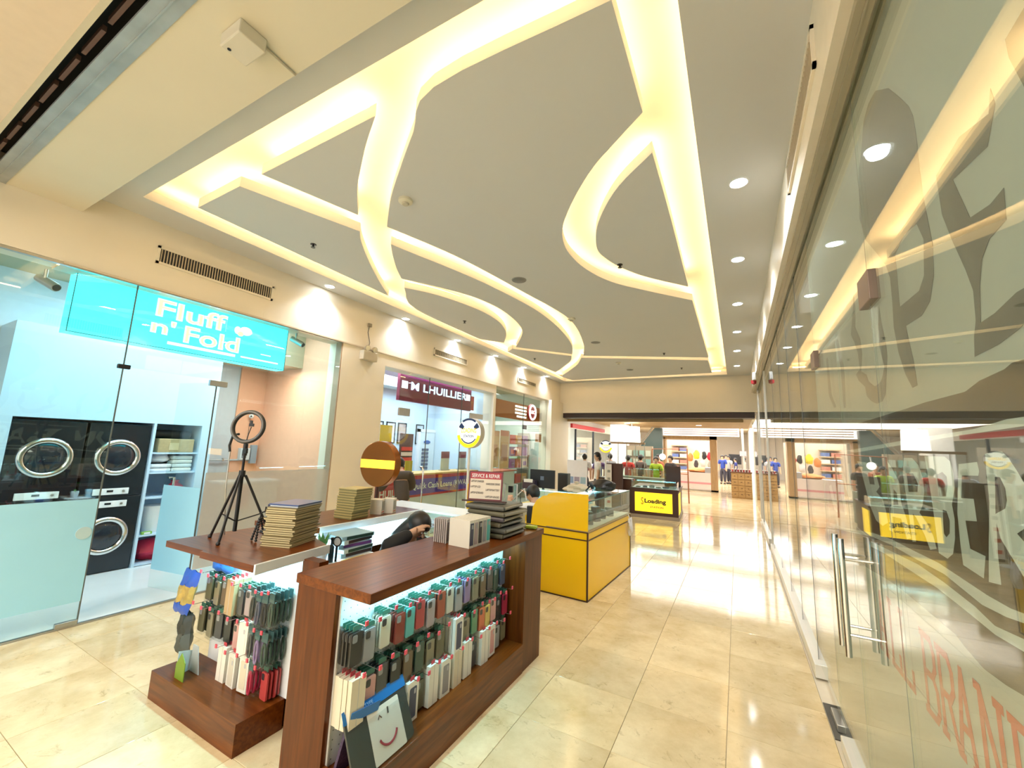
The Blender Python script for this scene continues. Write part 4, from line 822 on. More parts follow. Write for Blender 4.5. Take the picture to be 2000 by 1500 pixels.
text('TABLET TYPE', paint(.5,.65,.8), tb, o+u*-.15+w*.11+nn*.0135, u, w, .13, .014, .001); build('bag', MB().rrect(o+nn*.0185-w*.05, u, w, nn, .375, .22, .01, .0015), BAG, tb)
tb2 = thing('tablet_sleeve', 'dark glittery tablet sleeve in blue topped bag at the near bottom corner', 'tablet case', (-1.52, 1.43, .2))
u2 = Vector((.05,.98,-.1)).normalized(); w2_ = Vector((.2,.1,.97)); w2_ = (w2_ - u2*w2_.dot(u2)).normalized(); n2 = u2.cross(w2_); o2 = Vector((-1.535,1.47,.30))
build('sleeve', MB().rrect(o2, u2, w2_, n2, .16, .24, .02, .014), mat('glitter_sleeve', (.06,.04,.10), .25, .4, var=.6, scale=90), tb2); build('blue_header', MB().rrect(o2+w2_*.11+n2*.015, u2, w2_, n2, .16, .045, .003, .002), paint(.01,.14,.45,.4), tb2)

# unit B stock: facing -Y
rowsB = {'top': (.715, [(-3.02,'olive','case'),(-2.93,'khaki','case'),(-2.84,'brown','case'),(-2.75,'kraft','plain'),(-2.66,'charcoal','case'),(-2.57,'rose grey','case'),(-2.48,'black','cable'),(-2.42,'navy','cable'),(-2.36,'black','cable'),(-2.30,'dark green','cable')]),
         'middle': (.52, [(-3.06,'olive','case'),(-2.96,'khaki','case'),(-2.86,'charcoal','case'),(-2.76,'black','case'),(-2.66,'pink','case'),(-2.56,'white','box'),(-2.46,'charcoal','cable'),(-2.39,'purple','cable'),(-2.32,'dark green','cable')]),
         'bottom': (.345, [(-2.74,'white','plain'),(-2.64,'pale cream','box'),(-2.52,'cream','box'),(-2.42,'crimson','cable'),(-2.34,'red','case')])}
for rn, (z, L) in rowsB.items():
    for k, (x, c, kind) in enumerate(L):
        n = 4 if kind != 'cable' else 5; sp = .026 if kind != 'case' else .022; zz = z - .010*math.sin(k*1.9)
        hook(ub, (x, 1.63, zz+.008), -Y, .145)
        for q in range(n):
            front = q == n-1; nm = {'case':'phone case pack','box':'boxed phone cover','plain':'carton','cable':'cable pack'}[kind]
            lab = f'{c} {nm}, {PL[max(0,q+4-n)] if q+4-n>=0 else "fifth back"} on {ORD[k]} hook, {rn} row, side display'
            place(K[c], kind, (x+.004*math.sin(q*4+k), 1.612-q*sp, zz), -PI/2+.08*math.sin(k*2.1+q), lab, None if front else f'{c} packs on side {rn} hook {ORD[k]}')
def soft_bag(lab, x, y, z, w, h, d, cols, name='gadget_bag', tilt=0.):
    """flat crumpled pouch hanging from z, bulged, printed in bands"""
    t = thing(name, lab, 'bag', (x, y, z)); n, m = 8, 10
    for i, (a, b, c) in enumerate(cols):
        mb = MB(); rows = max(3, int(m*(b-a)))
        for sgn in (-1, 1):
            v = []; f = []
            for r in range(rows+1):
                q = a+(b-a)*r/rows
                for k in range(n+1):
                    e = (1-(2*k/n-1)**4)*(1-(2*q-1)**6*.9)
                    v.append(((k/n-.5)*w*(1+.05*math.sin(q*9+i))+tilt*q, sgn*d/2*e*(1+.35*math.sin(k*2.1+q*11+i))-.012*q, -h*q+.006*math.sin(k*1.7+i)))
            for r in range(rows):
                for k in range(n): o_ = r*(n+1)+k; f.append((o_, o_+1, o_+n+2, o_+n+1))
            mb.add(v, f)
        build(['header_band','middle_print','lower_band'][i], mb, c, t, True, local=True)
    return t
BLU = paint(.02,.09,.50,.35)
YB = mat('yellow_print_bag', (.42,.30,.08), .35, var=.7, scale=22)
soft_bag('blue and yellow printed bag hanging at the left end of the side display', -3.13, 1.49, .72, .19, .27, .05, [(0,.34,BLU),(.33,.74,YB),(.73,1,BLU)], tilt=-.07)
soft_bag('bright blue crumpled bag behind the printed bag on the side display', -2.96, 1.585, .83, .24, .11, .03, [(0,.55,BLU),(.54,1,paint(.03,.16,.62,.35))])
soft_bag('dark olive earphone pouch at the lower left of the side display', -3.17, 1.51, .46, .13, .25, .06, [(0,.5,paint(.03,.035,.03,.3)),(.49,1,paint(.07,.08,.07,.3))], tilt=.03)
t = thing('green_box', 'folded green and grey card stand on the side display plinth', 'box', (-2.95, 1.44, .155))
build('front_face', MB().prism([(0,0),(.10,0),(.10,.10),(.05,.145),(0,.075)], (-3.0,1.41,.156), X, Z, -Y, .004), paint(.16,.26,.02), t); build('side_face', MB().prism([(0,0),(.09,0),(.09,.11),(0,.14)], (-3.0,1.41,.156), Y+X*-.3, Z, X, .004), paint(.55,.58,.55), t); build('back_face', MB().prism([(0,0),(.10,0),(.06,.15),(0,.15)], (-3.01,1.49,.156), X, Z, Y, .004), paint(.45,.47,.46), t)

# ---------------- things on the counter tops
def stackof(name, lab_top, lab, cat, grp, x, y, z, n, sx, sy, h, mats, rz, shift=None, edge=None):
    for k in range(n):
        dx, dy = shift(k) if shift else (0, 0)
        t = thing(name, lab_top if k == n-1 else lab % (ORD+['seventeenth','eighteenth'])[k], cat, (x+dx, y+dy, z+k*h), rz + .02*math.sin(k*7.7), None if k == n-1 else grp)
        build('cover', MB().box(-sx/2, sx/2, -sy/2, sy/2, h*.62, h*.96), mats[k % len(mats)], t, local=True)
        build('page_block', MB().box(-sx/2+.003, sx/2-.004, -sy/2+.003, sy/2-.004, h*.02, h*.62), edge or paint(.62,.52,.28), t, local=True)
OLV = paint(.17,.13,.05)
stackof('card_box', 'blue flat box on top of the olive stack by the ring light', 'olive cardboard case box, %s from the bottom, stacked beside the ring light tripod', 'box', 'olive boxes beside the tripod', -2.47, 1.695, .951, 18, .20, .25, .0125, [OLV], .35, lambda k: (0.01*math.sin(k*2.), -.012*(k < 5)+.004*math.sin(k*3)))
t = thing('blue_flat_box', 'flat dark blue and white box lying on top of the olive stack', 'box', (-2.47, 1.705, .951+18*.0125), .32); build('lid', MB().box(-.10,.10,-.115,.115,.010,.017), paint(.02,.06,.22,.3), t, local=True); build('tray', MB().box(-.095,.095,-.11,.11,0,.0095), paint(.55,.60,.66), t, local=True)
bpy.data.objects['card_box.017']['label'] = 'topmost olive cardboard case box under the flat blue box'
stackof('paper_pack', 'topmost sand coloured pack in the tall stack by the pillar', 'sand coloured pack, %s from the bottom, in the stack on the back counter', 'box', 'sand packs on the back counter', -2.86, 2.50, .951, 12, .19, .20, .0205, [paint(.50,.40,.16)], .12, lambda k: (0.012*(k > 8) - .02*(k < 3), .0), paint(.24,.21,.08))
for k in range(2):
    t = thing('white_phone_box', f'white phone cover box with phone drawing, {["left","right"][k]} one beside the sand stack', 'box', (-2.86+.03*k, 2.77+.11*k, .951), .5); build('carton', MB().box(-.05,.05,-.055,.055,0,.125), paint(.74,.70,.62), t, local=True); build('picture', MB().box(.05,.0515,-.04,.04,.03,.11), paint(.32,.32,.28), t, local=True); build('caption', MB().box(.05,.0515,-.035,.035,.012,.022), paint(.6,.2,.15), t, local=True)
# round copper sign on its post
t = thing('round_sign', 'round copper brown sign disc with painted amber light reflection on the back counter', 'sign', (-3.27, 3.14, .95))
ax = Vector((.10,-.995,0)).normalized(); cc_ = Vector((-3.26,3.13,1.36)); COP = mat('copper_film', (.30,.10,.02), .28, .75, var=.25, scale=3)
build('disc', MB().lathe([(.0,-.03),(.225,-.03),(.232,-.024),(.232,.054),(.225,.06),(0,.06)], cc_-ax*.03, ax, 48), COP, t, True)
sdn = Z.cross(ax)
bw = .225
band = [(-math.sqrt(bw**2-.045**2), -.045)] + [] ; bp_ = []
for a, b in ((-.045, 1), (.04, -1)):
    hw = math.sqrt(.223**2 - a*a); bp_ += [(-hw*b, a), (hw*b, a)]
build('painted_reflection', MB().prism(bp_, cc_+ax*.0305, sdn, Z, ax, .001), mat('amber_reflection_glow', (1,.5,.02), .4, emit=2.2, ecol=(1,.48,.02), var=0), t)  # emissive strip stands in for a lamp's reflection across the disc
build('post', MB().tube([cc_-Z*.23, (cc_.x,cc_.y,.95)], .018, 10), DKBR, t); build('foot', MB().lathe([(.06,.951),(.055,.965),(0,.966)], (cc_.x,cc_.y,0), Z, 20), DKBR, t)
# ring light on a tripod
t = thing('ring_light', 'black ring light with phone clip on a tall tripod on the side shelf', 'ring light', (-2.80, 1.53, .95))
c = Vector((-2.80,1.53,1.655)); ra = Vector((.5,-.86,.12)).normalized()
build('ring', MB().ring(c, ra, .098, .0135, 44, 10), BLK, t, True); build('diffuser', MB().ring(c+ra*.009, ra, .098, .009, 44, 6), mat('ring_diffuser', (.10,.095,.09), .4), t, True)
build('phone_clip', MB().tube([c-Z*.09, c-Z*.05+X*.012, c+Z*.0+X*.035], .003, 6).obox(c+Z*.012+X*.035, ra.cross(Z)*.028, ra*.012, Z*.018).obox(c+Z*.03+X*.03, ra.cross(Z)*.012, ra*.012, Z*.022), BLK, t)
build('pole', MB().tube([(-2.80,1.53,1.0),(-2.80,1.53,1.35)], .012, 10).tube([(-2.80,1.53,1.35),(-2.80,1.53,1.51)], .008, 10), BLKM, t, True)
build('collar', MB().tube([(-2.80,1.53,1.335),(-2.80,1.53,1.375)], .019, 12).tube([(-2.80,1.53,1.47),(-2.80,1.53,1.545)], .014, 12).obox((-2.775,1.52,1.50), (.03,0,0), (0,.012,0), (0,0,.03)), BLK, t)
feet = [(-2.955,1.47,.953), (-2.715,1.40,.953), (-2.80+.11,1.53+.17,.953)]
for f in feet:
    l = build('leg', MB().tube([(-2.80+(f[0]+2.80)*.1,1.53+(f[1]-1.53)*.1,1.345), f], .008, 8), BLKM, t, True); build('leg_foot', MB().ball((f[0],f[1],f[2]+.006), .012), BLK, l)
    build('brace', MB().tube([(-2.80,1.53,1.06), ((f[0]*.62-2.80*.38),(f[1]*.62+1.53*.38),1.10)], .004, 6), BLKM, t)
t = thing('phone_holder_arm', 'slim black selfie stick clipped left of the ring light', 'holder', (-2.93, 1.50, .95))
build('stick', MB().tube([(-2.965,1.56,.953),(-2.91,1.50,1.26),(-2.90,1.49,1.50)], .004, 6), STEEL, t); build('clamp', MB().tube([(-2.90,1.49,1.49),(-2.915,1.49,1.53),(-2.905,1.50,1.60),(-2.86,1.51,1.605)], .008, 8), BLK, t)
t = thing('mini_tripod', 'small flexible jointed tripod with ring beads beside the olive stack', 'tripod', (-2.66, 1.60, .95))
for dx, dy in ((-.03,-.02),(.03,-.03),(.0,.04)):
    build('leg', (lambda m: [m.ball((-2.66+dx*(1-k/9),1.60+dy*(1-k/9),.960+k*.0155), .0085, n=8, m=6) for k in range(9)] and m)(MB()), BLK, t, True)
build('hook_clip', MB().tube([(-2.66,1.60,1.09),(-2.655,1.60,1.12),(-2.625,1.605,1.13),(-2.62,1.605,1.16)], .005, 6), BLK, t); 
t = thing('phone_stand', 'short dark phone stand behind the tripod legs', 'stand', (-2.86, 1.78, .95)); build('stem', MB().tube([(-2.86,1.78,.952),(-2.86,1.78,1.10)], .010, 8), BLK, t); build('plate', MB().obox((-2.86,1.78,1.115),(.07,-.02,0),(.004,.012,0),(0,0,.03)), paint(.05,.045,.10), t); build('base', MB().lathe([(.05,.951),(.045,.965),(0,.966)], (-2.86,1.78,0), Z, 16), BLK, t)
# phone boxes, sacks and the price board at the end of the corridor counter
for k in range(5):
    c_ = ['navy','rose grey','charcoal','grey','teal'][k]
    t = thing('phone_cover_box', f'{ORD[k]} upright white phone cover box from the left on the corridor counter', 'box', (-1.66+.0*k, 2.265+k*.050, .950), -.05, None)
    build('carton', MB().box(-.0,.165,-.022,.022,0,.168), paint(.74,.71,.62,.4), t, local=True); build('phone_print', MB().box(.165,.167,-.017,.017,.015,.15), paint(*K[c_], .3), t, local=True); build('camera_print', MB().box(.167,.168,-.006,.012,.115,.14), paint(.35,.35,.37), t, local=True)
for k in range(7):
    t = thing('tempered_glass_pack', f'{ORD[k]} thin grey screen protector pack from the left, beside the white boxes', 'pack', (-1.80+.016*k, 2.30-.0*k, .950), .15, 'screen protector packs left of the white boxes'); build('sleeve', MB().box(-.004,.004,-.045,.045,0,.150), paint(.45,.40,.38,.3), t, local=True); build('insert', MB().box(.004,.0045,-.035,.035,.01,.13), paint(.18,.14,.16,.3), t, local=True)
SACK = paint(.13,.12,.075,.45)
for k in range(6):
    z = .952 + k*.037
    t = thing('laptop_sleeve', f'{ORD[k]} dark bagged laptop sleeve from the bottom of the counter pile', 'sleeve', (-1.62+.02*math.sin(k*2), 2.74, z), .1*math.sin(k*3.))
    build('sleeve', MB().box(-.15,.17,-.17,.17,0,.032), [SACK, paint(.10,.10,.085,.4), paint(.16,.145,.10,.4), paint(.09,.075,.09,.4)][k % 4], t, bevel=.012, local=True); build('fold_edge', MB().tube([(.165,-.15,.016),(.178,0,.020),(.165,.15,.014)], .011, 8), paint(.25,.24,.2,.35), t, True, local=True)
t = thing('price_board', 'dark red framed laptop repair price board on the sleeve pile', 'sign', (-1.62, 2.72, 1.176), .0)
pu = Vector((.94,.34,0)).normalized(); pw = Vector((-.06,.12,.99)); pw = (pw-pu*pw.dot(pu)).normalized(); pn = pu.cross(pw); po = Vector((-1.79,2.62,1.185))
build('board', MB().prism([(0,0),(.26,0),(.26,.215),(0,.215)], po, pu, pw, -pn, .012), paint(.16,.02,.03), t); build('sheet', MB().prism([(.012,.012),(.248,.012),(.248,.205),(.012,.205)], po+pn*.0005, pu, pw, pn, .001), paint(.74,.66,.55), t); build('title_bar', MB().prism([(.012,.158),(.248,.158),(.248,.205),(.012,.205)], po+pn*.0016, pu, pw, pn, .001), paint(.42,.02,.04), t)
text('SERVICE & REPAIR', WHITE, t, po+pn*.003+pu*.022+pw*.167, pu, pw, .215, .028, .0005, bold=.01)
for k, (a, b, s, ww) in enumerate(((.018,.132,'LAPTOP CHARGER',.10),(.018,.092,'LAPTOP LCD',.075),(.018,.048,'LAPTOP KEYBOARD',.10),(.135,.115,'HARDDISK DRIVE',.105),(.135,.072,'LAPTOP BATTERY',.105),(.135,.022,'LAPTOP HINGES',.105))): text(s, paint(.06,.04,.04), t, po+pn*.003+pu*a+pw*b, pu, pw, ww, .015, .0005, bold=.015)
build('base_bar', MB().obox(po+pu*.13-Z*.004+pn*.0, pu*.33, pn*.06, Z*.012), DKBR, t)
t = thing('white_frame_stand', 'white wire display frame standing behind the price board', 'stand', (-1.50, 2.98, .95))
fp = lambda a, b: Vector((-1.76+a*.94, 2.93+a*.34, .95+b))
build('frame', MB().tube([fp(.10,0),fp(.10,.34),fp(.20,.34),fp(.20,0)], .006, 6).tube([fp(.10,.12),fp(.20,.25)], .005, 6).tube([fp(.20,.25),fp(.26,.31),fp(.28,.22)], .006, 6), WHITE, t, True); build('black_clip', MB().obox(fp(.15,.30), (.03,.01,0), (0,.02,0), (0,0,.05)).obox(fp(.14,.19),(.03,.01,0),(0,.02,0),(0,0,.03)), BLK, t)
t = thing('small_bottle_box', 'cream box with green print at the end of the corridor counter', 'box', (-1.50, 2.97, .95)); build('carton', MB().box(-1.60,-1.51,2.95,3.04,.951,1.09), paint(.55,.50,.35), t); build('print', MB().box(-1.595,-1.515,2.946,2.95,.99,1.06), paint(.25,.30,.06), t)
t = thing('lime_packet', 'lime green packets lying at the end of the corridor counter', 'packet', (-1.47, 3.08, .95)); build('packet', MB().obox((-1.47,3.07,.962),(.09,.02,0),(-.01,.06,0),(0,0,.02)), paint(.40,.55,.05), t, bevel=.005); build('packet_label', MB().obox((-1.47,3.07,.9735),(.05,.01,0),(-.005,.03,0),(0,0,.002)), paint(.7,.7,.3), t)
# inside the kiosk
for k in range(5):
    t = thing('glass_box_pack', f'{ORD[k]} pale blue flat box from the bottom in the lit showcase', 'box', (-2.57+.01*math.sin(k*2), 2.22, .772+k*.029), .1*math.sin(k*2.5)); build('carton', MB().box(-.11,.11,-.14,.14,0,.027), [paint(.35,.55,.68),paint(.62,.72,.78)][k % 2], t, local=True); build('end_label', MB().box(.11,.112,-.10,.13,.004,.024), [paint(.05,.03,.03),paint(.02,.06,.05),paint(.16,.06,.28)][k % 3], t, local=True)
t = thing('desk_clock', 'small round desk clock near the front counter edge', 'clock', (-2.450,2.050,0.730)); build('case', MB().ring((-2.440,2.020,0.900), (.3,-.95,0), .03, .005, 24, 6), BLK, t, True); build('dial', MB().lathe([(.03,0),(0,.001)], (-2.440,2.020,0.900), (.3,-.95,0), 24), WHITE, t); build('foot', MB().tube([(-2.440,2.020,0.870),(-2.440,2.020,0.771)], .008, 8), BLK, t)
t = thing('green_plant', 'small green potted plant in the kiosk tray', 'plant', (-2.520,1.970,0.770)); build('pot', MB().lathe([(.03,.771),(.042,.84),(.03,.84)], (-2.520,1.970,0), Z, 14), WHITE, t, True)
for k in range(9): a = k*2.4; build('leaf', MB().prism([(0,0),(.018,.06),(0,.13),(-.018,.06)], (-2.520,1.970,0.835), (math.cos(a),math.sin(a),0), (.35*math.sin(a),.35*-math.cos(a),.9), (math.sin(a),-math.cos(a),0), .002), paint(.12,.32,.06), t)
t = thing('tall_dark_bottle', 'slim dark bottle between plant and clock in the kiosk tray', 'bottle', (-2.455,1.990,0.770)); build('bottle', MB().lathe([(.018,.771),(.018,.87),(.008,.885),(.008,.915),(0,.917)], (-2.455,1.990,0), Z, 14), paint(.02,.04,.05,.2), t, True); build('cap', MB().lathe([(.010,.917),(.010,.93),(0,.931)], (-2.455,1.990,0), Z, 12), BLK, t)
t = thing('yellow_paper', 'yellow paper slip at the edge of the kiosk tray', 'paper', (-2.36, 2.02, .77)); build('sheet', MB().box(-2.42,-2.34,2.05,2.24,.771,.774), paint(.75,.65,.15), t); build('text_line', MB().box(-2.41,-2.35,2.1,2.11,.774,.7745), BLK, t)
t = thing('kiosk_stool', 'round dark red stool top beyond the seated woman', 'stool', (-3.4, 4.1, 0)); build('seat', MB().lathe([(.0,.60),(.15,.60),(.16,.62),(.15,.65),(0,.655)], (-3.35,4.05,0), Z, 28), paint(.20,.03,.03,.4), t, True)
for a in range(4): build('leg', MB().tube([(-3.35+.11*math.cos(a*PI/2+.4),4.05+.11*math.sin(a*PI/2+.4),.60),(-3.35+.16*math.cos(a*PI/2+.4),4.05+.16*math.sin(a*PI/2+.4),0)], .012, 8), CHROME, t, True)
# ================================================================ PEOPLE
def skinned(pts, edges, root, sub=2):
    me = bpy.data.meshes.new('s'); me.from_pydata([p[:3] for p in pts], edges, []); o = bpy.data.objects.new('s', me); C.objects.link(o)
    o.modifiers.new('skin', 'SKIN'); L = me.skin_vertices[0].data
    for i, p in enumerate(pts):
        r = p[3]; L[i].radius = r if isinstance(r, tuple) else (r, r); L[i].use_root = (i == root)
    s = o.modifiers.new('sub', 'SUBSURF'); s.levels = sub
    dg = bpy.context.evaluated_depsgraph_get(); r = bpy.data.meshes.new_from_object(o.evaluated_get(dg)); bpy.data.objects.remove(o)
    mb = MB(); mb.v = [tuple(v.co) for v in r.vertices]; mb.f = [tuple(f.vertices) for f in r.polygons]; bpy.data.meshes.remove(r); return mb
def limb(a, b, l1, l2, hint):
    """two-bone joint between a and b, bending towards hint; returns the middle and the reached end"""
    a, b, hint = Vector(a), Vector(b), Vector(hint); d = b-a; L = min(d.length, (l1+l2)*.995); d.normalize(); b = a+d*L
    x = (l1*l1-l2*l2+L*L)/(2*L); h = math.sqrt(max(l1*l1-x*x, 0)); n = hint-d*hint.dot(d); n.normalize(); return a+d*x+n*h, b
def person(label, loc, rz, H=1.5, seat=None, lean=0., shirt=(.6,.6,.6), pants=(.05,.05,.07), hair='short', lh=None, rh=None, head=(0,0), sub=1, hands=False, skin=None, group=None, sleeves=.72):
    """faces +Y locally; lh / rh are hand targets in units of body height relative to the feet"""
    t = thing('person', label, 'person', loc, rz, group); S = skin or SKIN
    pz = (seat if seat is not None else .515*H)/H + (.03 if seat is not None else 0)
    cl, sl_ = math.cos(lean), math.sin(lean)
    def sp(d, x=0, f=0.): return (x, d*sl_+f*cl, pz+d*cl-f*sl_)
    pel = (0,0,pz); wa, ch, nb = sp(.11), sp(.23), sp(.315)
    hy, hp = head; nk = sp(.345, 0, .008); hd0 = Vector(sp(.375, 0, .014)); hdir = Vector((0, math.sin(lean+hp), math.cos(lean+hp))); hd1 = hd0+hdir*.045; hd2 = hd0+hdir*.075
    P = [(*pel,(.060,.050)),(*wa,(.055,.042)),(*ch,(.074,.050)),(*nb,(.044,.038)),(*nk,.030),(*hd0,(.040,.046)),(*hd1,(.048,.056)),(*hd2,(.042,.05))]
    E_ = [(0,1),(1,2),(2,3),(3,4),(4,5),(5,6),(6,7)]
    arms = {}
    for s, tg in ((-1, lh), (1, rh)):
        sh = sp(.285, s*.105); tg = tg or (s*.14, .03+ sl_*.1, pz-.06); el, wr = limb(sh, tg, .165, .150, (s*.5, -.6, -.5)); i = len(P)
        dr = (wr-el).normalized(); hn = wr+dr*.045
        P += [(*sp(.29, s*.06), .040),(*sh,.037),(*el,.028),(*wr,.020),(*hn,(.024,.014))]; E_ += [(3,i),(i,i+1),(i+1,i+2),(i+2,i+3),(i+3,i+4)]
        arms[s] = (i, Vector(sh), el, wr, dr)
        if hands:
            sd = dr.cross(Vector((0,0,1))) if abs(dr.z) < .9 else dr.cross(Vector((0,1,0))); sd.normalize(); cu = dr.cross(sd)
            for q, L in enumerate((.030,.036,.034,.026)):
                b0 = hn+sd*(.016-.0105*q); k = len(P); P += [(*(b0+dr*.012),.0068),(*(b0+dr*(.012+L*.5)+cu*.004),.006),(*(b0+dr*(.010+L)+cu*.016),.0052)]; E_ += [(i+4,k),(k,k+1),(k+1,k+2)]
            k = len(P); P += [(*(wr+dr*.020+sd*.020),.008),(*(wr+dr*.042+sd*.034+cu*.006),.0062)]; E_ += [(i+3,k),(k,k+1)]
    legs = {}
    for s in (-1, 1):
        hip = (s*.048, 0, pz-.005)
        if seat is not None: kn, an = Vector((s*.075,.235,pz+.01)), Vector((s*.075,.20,.045))
        else: kn, an = Vector((s*.055,.012,.285)), Vector((s*.06,-.01,.045))
        i = len(P); P += [(*hip,.046),(*kn,.033),(*an,.026),(an.x,an.y+.045,.022,(.026,.018)),(an.x,an.y+.10,.018,(.024,.014))]; E_ += [(0,i),(i,i+1),(i+1,i+2),(i+2,i+3),(i+3,i+4)]; legs[s] = (hip, kn, an)
    sc = lambda L: [(p[0]*H, p[1]*H, p[2]*H, tuple(r*H for r in p[3]) if isinstance(p[3], tuple) else p[3]*H) for p in L]
    build('body', skinned(sc(P), E_, 0, sub), S, t, True, local=True)
    g = .010
    Q = [(*sp(-.035),(.086,.070)),(*wa,(.080,.062)),(*ch,(.097,.069)),(*nb,(.052,.044))]; F = [(0,1),(1,2),(2,3)]
    for s in (-1, 1):
        i0, sh, el, wr, dr = arms[s]; i = len(Q); Q += [(*sp(.285, s*.06), .055),(*sh,.053),(*(sh.lerp(el,min(sleeves,1))),.044)]; F += [(3,i),(i,i+1),(i+1,i+2)]
        if sleeves > 1: Q += [(*(el.lerp(wr,.92)),.030)]; F += [(i+2,i+3)]
    build('shirt', skinned(sc(Q), F, 0, sub), paint(*shirt, .8), t, True, local=True)
    Q = [(*sp(.06),(.080,.064)),(0,0,pz-.015,(.092,.076))]; F = [(0,1)]
    for s in (-1, 1):
        hip, kn, an = legs[s]; i = len(Q); Q += [(*hip,.070),(*kn,.049),(*(kn.lerp(an,.93)),.040)]; F += [(1,i),(i,i+1),(i+1,i+2)]
    build('trousers', skinned(sc(Q), F, 0, sub), paint(*pants, .8), t, True, local=True)
    hc = (hd1*1.0 - Vector((0,.006*cl,0)))*H
    mb = MB().ball((0,0,0), .058*H, .068*H, .070*H, 16, 10); keep = []
    a = lean+hp
    for f in mb.f:
        c = sum((Vector(mb.v[i]) for i in f), Vector())/len(f)/H
        if c.z > .022 or c.y < (.018 if c.z > -.012 else -.012): keep.append(f)
    mb.f = keep; mb.v = [tuple(Matrix.Rotation(-a, 3, 'X') @ Vector(v) + hc + hdir*.008*H) for v in mb.v]
    if hair == 'long':
        b0 = hd1-hdir*.02-Vector((0,.03,0)); q = skinned(sc([(*(hd2+Vector((0,-.01,0))),(.056,.06)),(*b0,(.066,.056)),(*sp(.27,0,-.055),(.085,.045)),(*sp(.13,0,-.075),(.075,.035))]), [(0,1),(1,2),(2,3)], 0, 2); o_ = len(mb.v); mb.v += q.v; mb.f += [tuple(i+o_ for i in f) for f in q.f]
    build('hair', mb, HAIR, t, True, local=True)
    Rm = Matrix.Rotation(-a, 3, 'X'); fc = lambda x, y, z: tuple(Rm @ Vector((x*H, y*H, z*H)) + Vector(hd1)*H)
    if hands:
        for s in (-1, 1):
            build('eye', MB().ball(fc(s*.018,.050,.004), .005*H, n=8, m=6), WHITE, t, True, local=True); build('ear', MB().ball(fc(s*.050,-.002,-.004), .006*H, .012*H, .016*H, 8, 6), S, t, True, local=True)
        build('nose', MB().ball(fc(0,.058,-.012), .007*H, .010*H, .014*H, 8, 6), S, t, True, local=True); build('mouth', MB().ball(fc(0,.050,-.032), .014*H, .005*H, .004*H, 8, 6), paint(.35,.10,.09), t, True, local=True)
    for s in (-1, 1):
        an = legs[s][2]; build('shoe', MB().ball((an.x*H,(an.y+.04)*H,.024*H), .034*H, .082*H, .024*H, 12, 7), BLK, t, True, local=True)
    return t
person('woman with long black hair in black, seated inside the phone case kiosk', (-2.56, 2.60, .0), -1.50, 1.5, seat=.36, lean=.46, shirt=(.010,.010,.011), pants=(.02,.02,.025), hair='long', rh=(.10,.26,.62), lh=(-.12,.28,.50), head=(0,.35), sub=2, hands=True, sleeves=2)
t = thing('round_stool', 'low black stool under the woman in black', 'stool', (-2.56, 2.60, 0)); build('cushion', MB().lathe([(0,.27),(.16,.27),(.17,.30),(.15,.315),(0,.32)], (-2.56,2.60,0), Z, 24), BLK, t, True); build('stem', MB().tube([(-2.56,2.60,.27),(-2.56,2.60,.03)], .02, 10), CHROME, t); build('base', MB().lathe([(.16,0),(.15,.02),(0,.03)], (-2.56,2.60,0), Z, 20), BLK, t)
person('seated man in white shirt with raised hand at the yellow kiosk', (-2.14, 4.76, 0), .9, 1.5, seat=.38, lean=.36, shirt=(.74,.76,.78), pants=(.03,.04,.07), rh=(.02,.30,.62), lh=(-.20,.22,.60), head=(0,.25), sub=2, hands=True)
t = thing('office_chair', 'black office chair with square backrest behind the man in white', 'chair', (-2.14, 4.72, 0)); build('seat', MB().box(-2.32,-1.97,4.60,4.94,.31,.355), BLK, t, bevel=.015); build('backrest', MB().obox((-2.06,4.555,.72), (.33,.08,0), (-.01,.03,0), (0,0,.36)), paint(.01,.012,.02,.4), t, bevel=.012); build('stem', MB().tube([(-2.14,4.77,.31),(-2.14,4.77,.06)], .025, 10), BLKM, t)
for a in range(5): build('leg', MB().tube([(-2.14,4.77,.07),(-2.14+.22*math.cos(a*1.257),4.77+.22*math.sin(a*1.257),.03)], .016, 8), BLKM, t, True)
build('back_post', MB().tube([(-2.12,4.62,.34),(-2.08,4.56,.6)], .016, 8), BLKM, t)
person('person in dark brown jacket leaning at the pawnshop counter behind the round copper sign', (-4.22, 4.55, 0), 1.1, 1.42, lean=.42, shirt=(.055,.042,.032), pants=(.03,.03,.03), head=(0,.2), sub=2, hands=True, sleeves=2, lh=(-.14,.34,.62), rh=(.14,.34,.62))

# ================================================================ YELLOW KIOSK
yk = thing('yellow_kiosk', 'bright yellow kiosk counter with dark brown trim and glass showcase', 'counter', (-1.44, 4.424, 0), -.042)
L = dict(local=True)
build('side_body', MB().box(-.50,-.006,.006,1.68,0,.70), YEL, yk, **L); build('front_body', MB().box(-.86,-.50,.006,.34,0,.70), YEL, yk, **L)
build('left_front_body', MB().box(-1.66,-1.10,.006,.34,0,.70), YEL, yk, **L); build('left_side_body', MB().box(-1.66,-1.35,.34,1.68,0,.70), YEL, yk, **L); build('rear_body', MB().box(-1.35,-.50,1.40,1.68,0,.70), YEL, yk, **L)
for (x0,x1,y0,y1) in ((-.86,.001,-.001,.007),(-.007,.001,0,1.681),(-1.661,-1.10,-.001,.007)):
    for z in (.612,.693): build('trim_band', MB().box(x0,x1,y0,y1,z,z+.011), DKBR, yk, **L)
build('corner_trim', MB().box(-.014,.002,-.002,.014,0,.704), DKBR, yk, **L); build('corner_trim', MB().box(-.008,.002,1.672,1.682,0,.704), DKBR, yk, **L)
build('floor_trim', MB().box(-.86,.0015,-.0015,1.6815,0,.012), DKBR, yk, **L)
